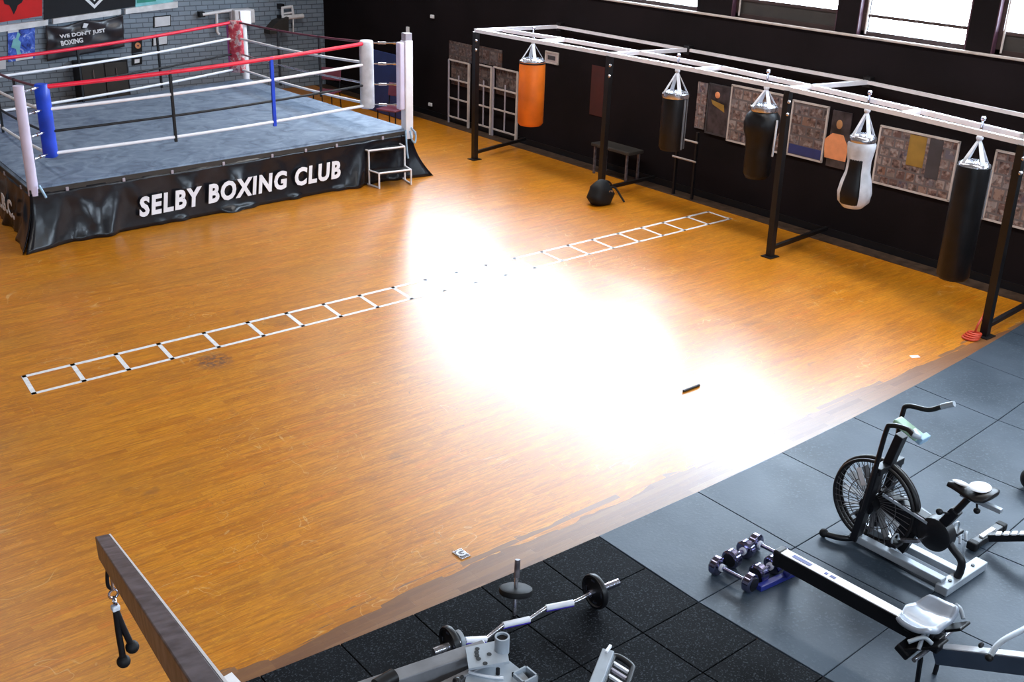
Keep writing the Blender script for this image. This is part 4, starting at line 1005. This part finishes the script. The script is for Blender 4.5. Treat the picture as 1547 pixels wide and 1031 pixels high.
# front body rising to the flywheel, mostly outside the photo
GA = on_x(1436, 985, FC.x+.03); GB_ = on_x(1560, 1003, FC.x+.03); gd = (GB_-GA).normalized()
GE = GB_+gd*.35
fb = MB().bar(GA-gd*.08-V((0, 0, .03)), GE, .07, .10, up=(0, 0, 1), bev=.006).build('front_beam', M['navy'], rw)
fb.data.materials.clear(); fb.data.materials.append(mat('dark_slate_paint', (.05, .07, .11), .35))
gu = gd.cross(V((1, 0, 0))); gu = gu if gu.z > 0 else -gu
MB().bar(GA-gd*.06+gu*.054-V((0, 0, .03)), GE+gu*.054, .062, .006, up=gu).build('beam_top', M['white_bag'], fb)
MB().sph(GA.lerp(GB_, .42)+gu*.065, .022, 12, (1, .6, .8)).build('cord_guide', M['black'], fb, 60)
hc = GA.lerp(GB_, .80)+gu*.12
MB().tube([hc-V((.21, .0, .01)), hc-V((.10, -.01, -.02)), hc+V((.10, -.01, .02)), hc+V((.21, 0, -.01))], .016).build('pull_handle', M['pale_steel'], rw, 60)
ph = kids(rw)[-1]
MB().sph(hc-V((.215, 0, .012)), .022, 12).build('handle_end', M['black'], ph, 60)
fwc = GE+V((0, -.08, .10))
MB().lathe([(.10, -.07), (.24, -.06), (.25, 0), (.24, .06), (.10, .07)], fwc, (1, 0, 0), 36).build('flywheel_housing', M['black'], rw, 40)
MB().bar(V((fwc.x-.25, fwc.y, MT+.025)), V((fwc.x+.25, fwc.y, MT+.025)), .05, .05).bar(fwc, V((fwc.x, fwc.y, MT+.03)), .06, .06, up=(1, 0, 0)).build('front_leg', M['black'], rw)

# ------------------------------------------------------------------ second machine behind the bike, running out of the photo
sm_ = thing('gym_bench', 'dark steel machine foot with ribbed arm at the right edge behind the bike', 'gym machine', tuple(at(1500, 815, 0)))
a = at(1470, 824, .05); b = at(1512, 796, .05)
MB().bar(a, b, .06, .05, bev=.006).build('cross_foot', M['black_metal'], sm_)
cf = kids(sm_)[-1]
MB().bar(a.lerp(b, .25)+V((0, 0, .03)), a.lerp(b, .7)+V((0, 0, .03)), .03, .012).build('foot_highlight_strip', M['white'], cf)
for q in (a, b): MB().bar(q-(b-a).normalized()*.03, q+(b-a).normalized()*.03, .07, .06, bev=.01).build('foot_cap', M['rubber'], cf)
c0 = at(1494, 812, .09); c1 = at(1575, 811, .22)
MB().bar(c0, c1, .05, .05, bev=.004).build('spine', M['black'], sm_)
sp_ = kids(sm_)[-1]
for i in range(6):
    p_ = c0.lerp(c1, .12+i*.15)+V((0, 0, .028)); MB().bar(p_, p_+(c1-c0).normalized()*.035, .05, .014, bev=.004).build('rib', M['white'], sp_)
MB().bar(c1-V((0, 0, .02)), V((c1.x, c1.y, MT)), .05, .05, up=(1, 0, 0)).build('outer_leg', M['black'], sm_)
tg = MB()
for i in range(2):
    q = at(1450+9*i, 822-4*i, .06); tg.tube([q, q+V((.05, .03, .03)), q+V((.11, .05, .0))], .010)
tg.build('cable_loop', M['pale_steel'], sm_, 60)
p = at(1556, 742)
o = thing('kettlebell', 'small dark kettlebell cut off by the right edge of the photo', 'kettlebell', (p.x, p.y, MT))
MB().sph((p.x, p.y, MT+.088), .09, 20).build('bell', M['black'], o, 60)
MB().tube([(p.x-.05, p.y, MT+.15), (p.x-.055, p.y, MT+.215), (p.x, p.y, MT+.235), (p.x+.055, p.y, MT+.215), (p.x+.05, p.y, MT+.15)], .013).build('handle', M['steel'], o, 60)

# ------------------------------------------------------------------ dumbbells by the rail end
def dumbbell(label, a, b, r=.064, L_=.062, first=True):
    a, b = V(a), V(b); d_ = (b-a).normalized()
    t_ = thing('dumbbell', label, 'dumbbell', tuple((a+b)/2-V((0, 0, r))), 0, 'chrome dumbbells lying by the rower rail')
    MB().cyl(a, b, .014, n=12).build('handle', M['dark_chrome'], t_, 50)
    for q, s in ((a, 1), (b, -1)):
        h = MB().lathe([(r*.80, 0), (r, .010), (r, L_-.010), (r*.8, L_)], q-d_*s*L_*.9, d_*s, 24).build('head', M['dark_chrome'], t_, 40)
        MB().lathe([(r*.72, 0), (r*.72, .004)], q-d_*s*(L_*.9+.004), d_*s, 24).build('end_face', M['black'], h, 40)
        MB().lathe([(.026, 0), (.026, .016)], q+d_*s*(L_*.1), d_*s, 16).build('collar', M['grip_white'], h, 40)
R_ = .064; zc = MT+R_
def fl2(x, y): return at(x, y, zc)
dumbbell('chrome dumbbell at the left, its dark round end facing the speckled mats', fl2(1088, 857), fl2(1128, 878))
dumbbell('chrome dumbbell at the top of the cluster, reaching to the rower rail end', fl2(1146, 822), fl2(1178, 838))
dumbbell('chrome dumbbell on the far left side of the cluster, lying crosswise', fl2(1109, 842), fl2(1124, 832))
dumbbell('chrome dumbbell nearest the camera with a blue glint', fl2(1150, 864), fl2(1165, 855))
# ------------------------------------------------------------------ curl bar
E0, E1 = at(668, 992, .10), at(934, 881, .135)
cb = thing('curl_bar', 'zigzag curl bar with a plate at each end lying on the speckled mats', 'barbell', tuple(at(800, 940, 0)))
zz = [(655, 986, .115), (683, 975, .115), (703, 968, .125), (734, 966, .085), (760, 945, .10), (800, 936, .09), (825, 919, .10), (866, 911, .10), (890, 898, .115), (934, 880, .115)]
zp = [at(x, y, z) for x, y, z in zz]
MB().tube(zp[1:-1], .013, sub=2, n=10).build('bar', M['steel'], cb, 60)
MB().cyl(zp[0], zp[1], .024, n=14).build('sleeve', M['steel'], cb, 50)
MB().cyl(zp[-2], zp[-1], .024, n=14).build('sleeve', M['chrome'], cb, 50)
for i, j, up_ in ((2, 3, 1), (4, 5, 1), (6, 7, 1)):
    g_ = MB().cyl(zp[i], zp[j], .019, n=12).build('grip', M['grip_white'], cb, 50)
    MB().cyl(zp[i]-V((0, 0, .010)), zp[j]-V((0, 0, .010)), .0165, n=12).build('grip_underside', M['blue_grip'], g_, 50)
def plate(c_, d_, r, th, parent):
    d_ = d_.normalized()
    pl_ = MB().lathe([(.03, -th/2), (r*.55, -th*.25), (r*.80, -th*.25), (r*.86, -th/2), (r*.97, -th/2), (r, -th*.3), (r, th*.3), (r*.97, th/2), (r*.86, th/2), (r*.80, th*.25), (r*.55, th*.25), (.03, th/2)], c_, d_, 36).build('weight_plate', M['black'], parent, 40)
    x_ = d_.orthogonal().normalized(); y_ = d_.cross(x_)
    mk = MB()
    for s in (-1, 1):
        for k in range(4):
            a_ = .6+k*PI/2; q = c_+d_*s*(th*.27)+(x_*math.cos(a_)+y_*math.sin(a_))*r*.66
            mk.bar(q-(y_*math.cos(a_)-x_*math.sin(a_))*r*.15, q+(y_*math.cos(a_)-x_*math.sin(a_))*r*.15, r*.12, .004, up=d_)
    mk.build('raised_marks', M['chrome'], pl_)
    return pl_
de = (zp[-1]-zp[-2]).normalized(); ds = (zp[1]-zp[0]).normalized()
pc = at(899, 894, MT+.115); plate(V((pc.x, pc.y, MT+.115)), de, .112, .035, cb)
pc = at(680, 972, MT+.105); plate(V((pc.x, pc.y, MT+.105)), ds, .10, .035, cb)
pl3 = V((pc.x, pc.y, MT+.105))+ds*.05
MB().lathe([(.02, 0), (.05, 0), (.055, .01), (.055, .022), (.03, .03), (.02, .03)], pl3, ds, 24).build('collar', M['pale_steel'], cb, 40)
# short bar standing on end through a plate
p = at(777, 934, 0)
ub = thing('plate_loaded_bar', 'short dumbbell bar standing upright through a single black plate', 'dumbbell', (p.x, p.y, MT))
ba = V((.20, .20, 1)).normalized(); b0 = V((p.x, p.y, MT+.004))
MB().cyl(b0, b0+ba*.34, .013, n=12).build('bar', M['steel'], ub, 50)
MB().lathe([(.02, -.022), (.085, -.024), (.10, -.016), (.104, .0), (.10, .016), (.085, .024), (.02, .022)], b0+ba*.155, ba, 32).build('weight_plate', M['rubber'], ub, 40)
MB().cyl(b0+ba*.24, b0+ba*.35, .017, n=12).build('sleeve', M['grey_worn'], ub, 50)

# ------------------------------------------------------------------ pulley machine whose boom reaches in at the lower left
pm_ = thing('pulley_machine', 'grey steel pulley machine with a long sloping boom at the lower left', 'gym machine', (-4.0, -3.0, 0))
TA, TB = at(157, 826, 1.75), at(298, 1036, 2.72); td = (TB-TA).normalized(); TE = TB+td*.35
boom = MB().bar(TA, TE, .052, .085, bev=.004).build('boom', M['grey_worn'], pm_)
bs = td.cross(V((0, 0, 1))).normalized(); bu = bs.cross(td)
MB().bar(TA-bs*.0275+bu*.036, TE-bs*.0275+bu*.036, .006, .014).build('bright_edge', M['white'], boom)
MB().bar(TA-td*.006, TA+td*.001, .05, .085).build('end_plug', M['brown'], boom)
MB().bar(TB-td*.25-bu*.10, TE-bu*.14, .045, .12).build('gusset', M['grey_worn'], boom)
for q in ((236, 971), (256, 996)):
    for r_ in [0]:
        f_ = (q[1]-815)/(1031-815); c_ = TA.lerp(TB, f_)-bu*.06-bs*.01
        MB().cyl(c_-bs*.03, c_+bs*.015, .017, n=14).build('pulley_bolt', M['black'], boom, 40)
# floor column carrying the boom (below the frame of the photo)
MB().bar((TE.x, TE.y, MT), (TE.x, TE.y, TE.z-.04), .08, .08, up=(1, 0, 0)).bar((TE.x-.4, TE.y, .03+MT), (TE.x+.4, TE.y, .03+MT), .08, .06).build('column', M['grey_worn'], pm_)
def bm_at(f_, drop=0): return TA.lerp(TB, f_)-bu*.045-V((0, 0, drop))
# hook at the tip
h0 = bm_at(.14)+bs*.012+bu*.02; hk = MB().tube([h0, h0-V((.008, 0, .03)), h0-V((.012, 0, .08)), h0+V((-.004, 0, -.10)), h0+V((.008, 0, -.108))], .007).build('hook', M['black'], boom, 60)
r0 = bm_at(.22)+bs*.02; r1 = r0-V((.0, 0, .05))
ch = MB().cyl(r0, r1, .005, n=6).torus(r1-V((0, 0, .015)), .016, .005, (0, 1, 0), 16, 6).torus(r1-V((0, 0, .045)), .014, .005, (1, 0, 0), 16, 6).build('chain', M['chrome'], boom, 60)
tr_ = thing('triceps_rope', 'black twin-ended pull rope with ball ends hanging from the boom', 'rope attachment', tuple(r1-V((0, 0, .45))))
k0 = r1-V((0, 0, .06)); MB().box(k0-V((0, 0, .012)), (.028, .024, .022), None, .005).build('clasp', M['grip_white'], tr_)
for e_, s in ((V((.0, -.01, -.235)), 1), (V((.036, -.01, -.19)), 2)):
    MB().tube([k0-V((0, 0, .02)), k0+e_*.5+V((-.002*s, 0, 0)), k0+e_], .0115).build('rope_end', M['black'], tr_, 60)
    ro_ = kids(tr_)[-1]; MB().sph(k0+e_, .024, 16).build('ball_end', M['rubber'], ro_, 60)

# ------------------------------------------------------------------ grey multi-gym head at the bottom centre
mg = thing('leg_machine', 'pale grey leg machine with a perforated pivot plate at the bottom centre', 'gym machine', (-2.1, -1.6, 0))
def G(x, y, z): return at(x, y, z)
za = .86
a = G(575, 1040, za); b = G(735, 985, za)
MB().bar(a-(b-a).normalized()*.25, b, .075, .09, bev=.006).build('main_arm', M['grey_steel'], mg)
a2_ = G(650, 1050, za-.02); b2_ = G(738, 1008, za-.02)
MB().bar(a2_-(b2_-a2_).normalized()*.15, b2_, .03, .06, bev=.004).build('lower_arm', M['grey_steel'], mg)
pts = [G(*q, za+.05) for q in ((703, 982), (752, 971), (760, 978), (767, 990), (769, 1003), (708, 1014))]
pz = [V((p_.x, p_.y, za+.05)) for p_ in pts]
pp_ = MB().prism(pz, (0, 0, .012)).build('pivot_plate', M['pale_steel'], mg)
hl = MB()
for q in ((721, 981), (720, 986), (720.5, 991), (723, 996), (733, 1003), (739, 989)):
    c_ = G(*q, za+.063); hl.cyl(c_, c_+V((0, 0, .002)), .011, n=12)
hl.build('adjustment_hole', M['black'], pp_)
c_ = G(758, 985, za+.05)
MB().lathe([(.020, .0), (.034, 0), (.034, .085), (.026, .085), (.026, .02), (.020, .02)], c_, n=24).build('pivot_sleeve', M['pale_steel'], mg, 40)
ps_ = kids(mg)[-1]; MB().cyl(c_+V((0, 0, .02)), c_+V((0, 0, .074)), .0255, n=24).build('sleeve_bore', M['rubber'], ps_, 40)
pts = [G(*q, za-.02) for q in ((706, 1018), (769, 1004), (787, 1018), (806, 1040), (700, 1050))]
MB().prism([V((p_.x, p_.y, za-.05)) for p_ in pts], (0, 0, .05)).build('lower_bracket', M['pale_steel'], mg)
lb = kids(mg)[-1]
arc = [G(708+i*7.5, 1016+9*math.sin(i/7*1.6), za+.01) for i in range(8)]
MB().tube(arc, .007, sub=2).build('quadrant_rim', M['white_bag'], lb, 60)
MB().cyl(G(752, 1019, za), G(752, 1019, za)+V((0, 0, .03)), .010, n=10).build('pin', M['black'], lb, 50)
c_ = G(793, 1024, za); sq = MB()
for dx, dy, sx, sy in ((-.038, 0, .008, .084), (.038, 0, .008, .084), (0, -.038, .084, .008), (0, .038, .084, .008)):
    sq.box(c_+V((dx, dy, -.06)), (sx, sy, .16))
sq.build('square_socket', M['pale_steel'], mg); MB().box(c_-V((0, 0, .10)), (.066, .066, .06)).build('socket_bore', M['rubber'], kids(mg)[-1])
c_ = G(583, 1031, za+.06); MB().cyl(c_-V((.05, 0, 0)), c_+V((.05, .01, 0)), .035, n=18).build('roller_pad', M['leather'], mg, 50)
kb = G(690, 1030, za+.03); MB().sph(kb, .02, 12).cyl(kb, kb+V((.04, .01, 0)), .009, n=8).build('pull_pin', M['black'], mg, 60)
cc = (a+b)/2
MB().bar(V((cc.x, cc.y, MT)), V((cc.x, cc.y, za-.04)), .07, .07, up=(1, 0, 0)).bar(V((cc.x-.35, cc.y-.1, MT+.03)), V((cc.x+.35, cc.y+.1, MT+.03)), .08, .06).build('pedestal', M['grey_steel'], mg)

# ------------------------------------------------------------------ upright with slotted black guard, lower right of it
us = thing('weight_upright', 'grey steel upright with a black slotted guard at the bottom edge', 'gym machine', (-1.75, -1.8, 0))
zt_ = .95; p0 = G(919, 983, zt_); p1 = G(893, 1050, zt_)
axd = (p1-p0).normalized()
MB().bar(V((p0.x, p0.y, zt_-.02)), V((p1.x, p1.y, zt_-.02))+axd*.15, .055, .05, bev=.004).build('top_beam', M['pale_steel'], us)
tbm = kids(us)[-1]
MB().box(p0+V((0, 0, .008)), (.05, .012, .012), Matrix.Rotation(.4, 3, 'Z')).build('end_trim', M['white'], tbm)
g0, g1 = G(928, 990, zt_-.04), G(957, 1008, zt_-.04)
gx = (g1-g0); gdn = axd
fr_ = MB().tube([g0+gdn*.30, g0+gdn*.06, g0+gx*.12, g1-gx*.12, g1+gdn*.05, g1+gdn*.30], .014).build('slotted_guard', M['black'], us, 60)
for i in range(3):
    q = g0+gdn*(.05+.045*i); MB().bar(q+gx*.1, q+gx*.88, .012, .014).build('guard_slat', M['white' if i != 1 else 'post_grey'], fr_)
MB().bar(V((p1.x, p1.y, MT)), V((p1.x, p1.y, zt_-.04)), .06, .06, up=(1, 0, 0)).bar(V((p1.x-.3, p1.y, MT+.03)), V((p1.x+.3, p1.y, MT+.03)), .07, .06).build('pedestal', M['grey_steel'], us)
# white bracket with a black knob at the mat corner, lower left
p = at(352, 1028, .35)
wb = thing('machine_foot', 'white steel corner piece with a black knob beside the boom at the lower left', 'bracket', tuple(at(352, 1040, 0)))
q0, q1_, q2_, q3_ = [at(*q, .35) for q in ((334, 1025), (350, 1016), (364, 1031), (344, 1044))]
MB().prism([V((v.x, v.y, .33)) for v in (q0, q1_, q2_, q3_)], (0, 0, .02)).build('plate', M['white'], wb)
kq = at(328, 1023, .37); MB().sph(kq, .025, 14).build('knob', M['black'], wb, 60)
cq = (q0+q2_)/2; MB().bar(V((cq.x, cq.y, MT)), V((cq.x, cq.y, .33)), .05, .05, up=(1, 0, 0)).build('leg', M['grey_steel'], wb)
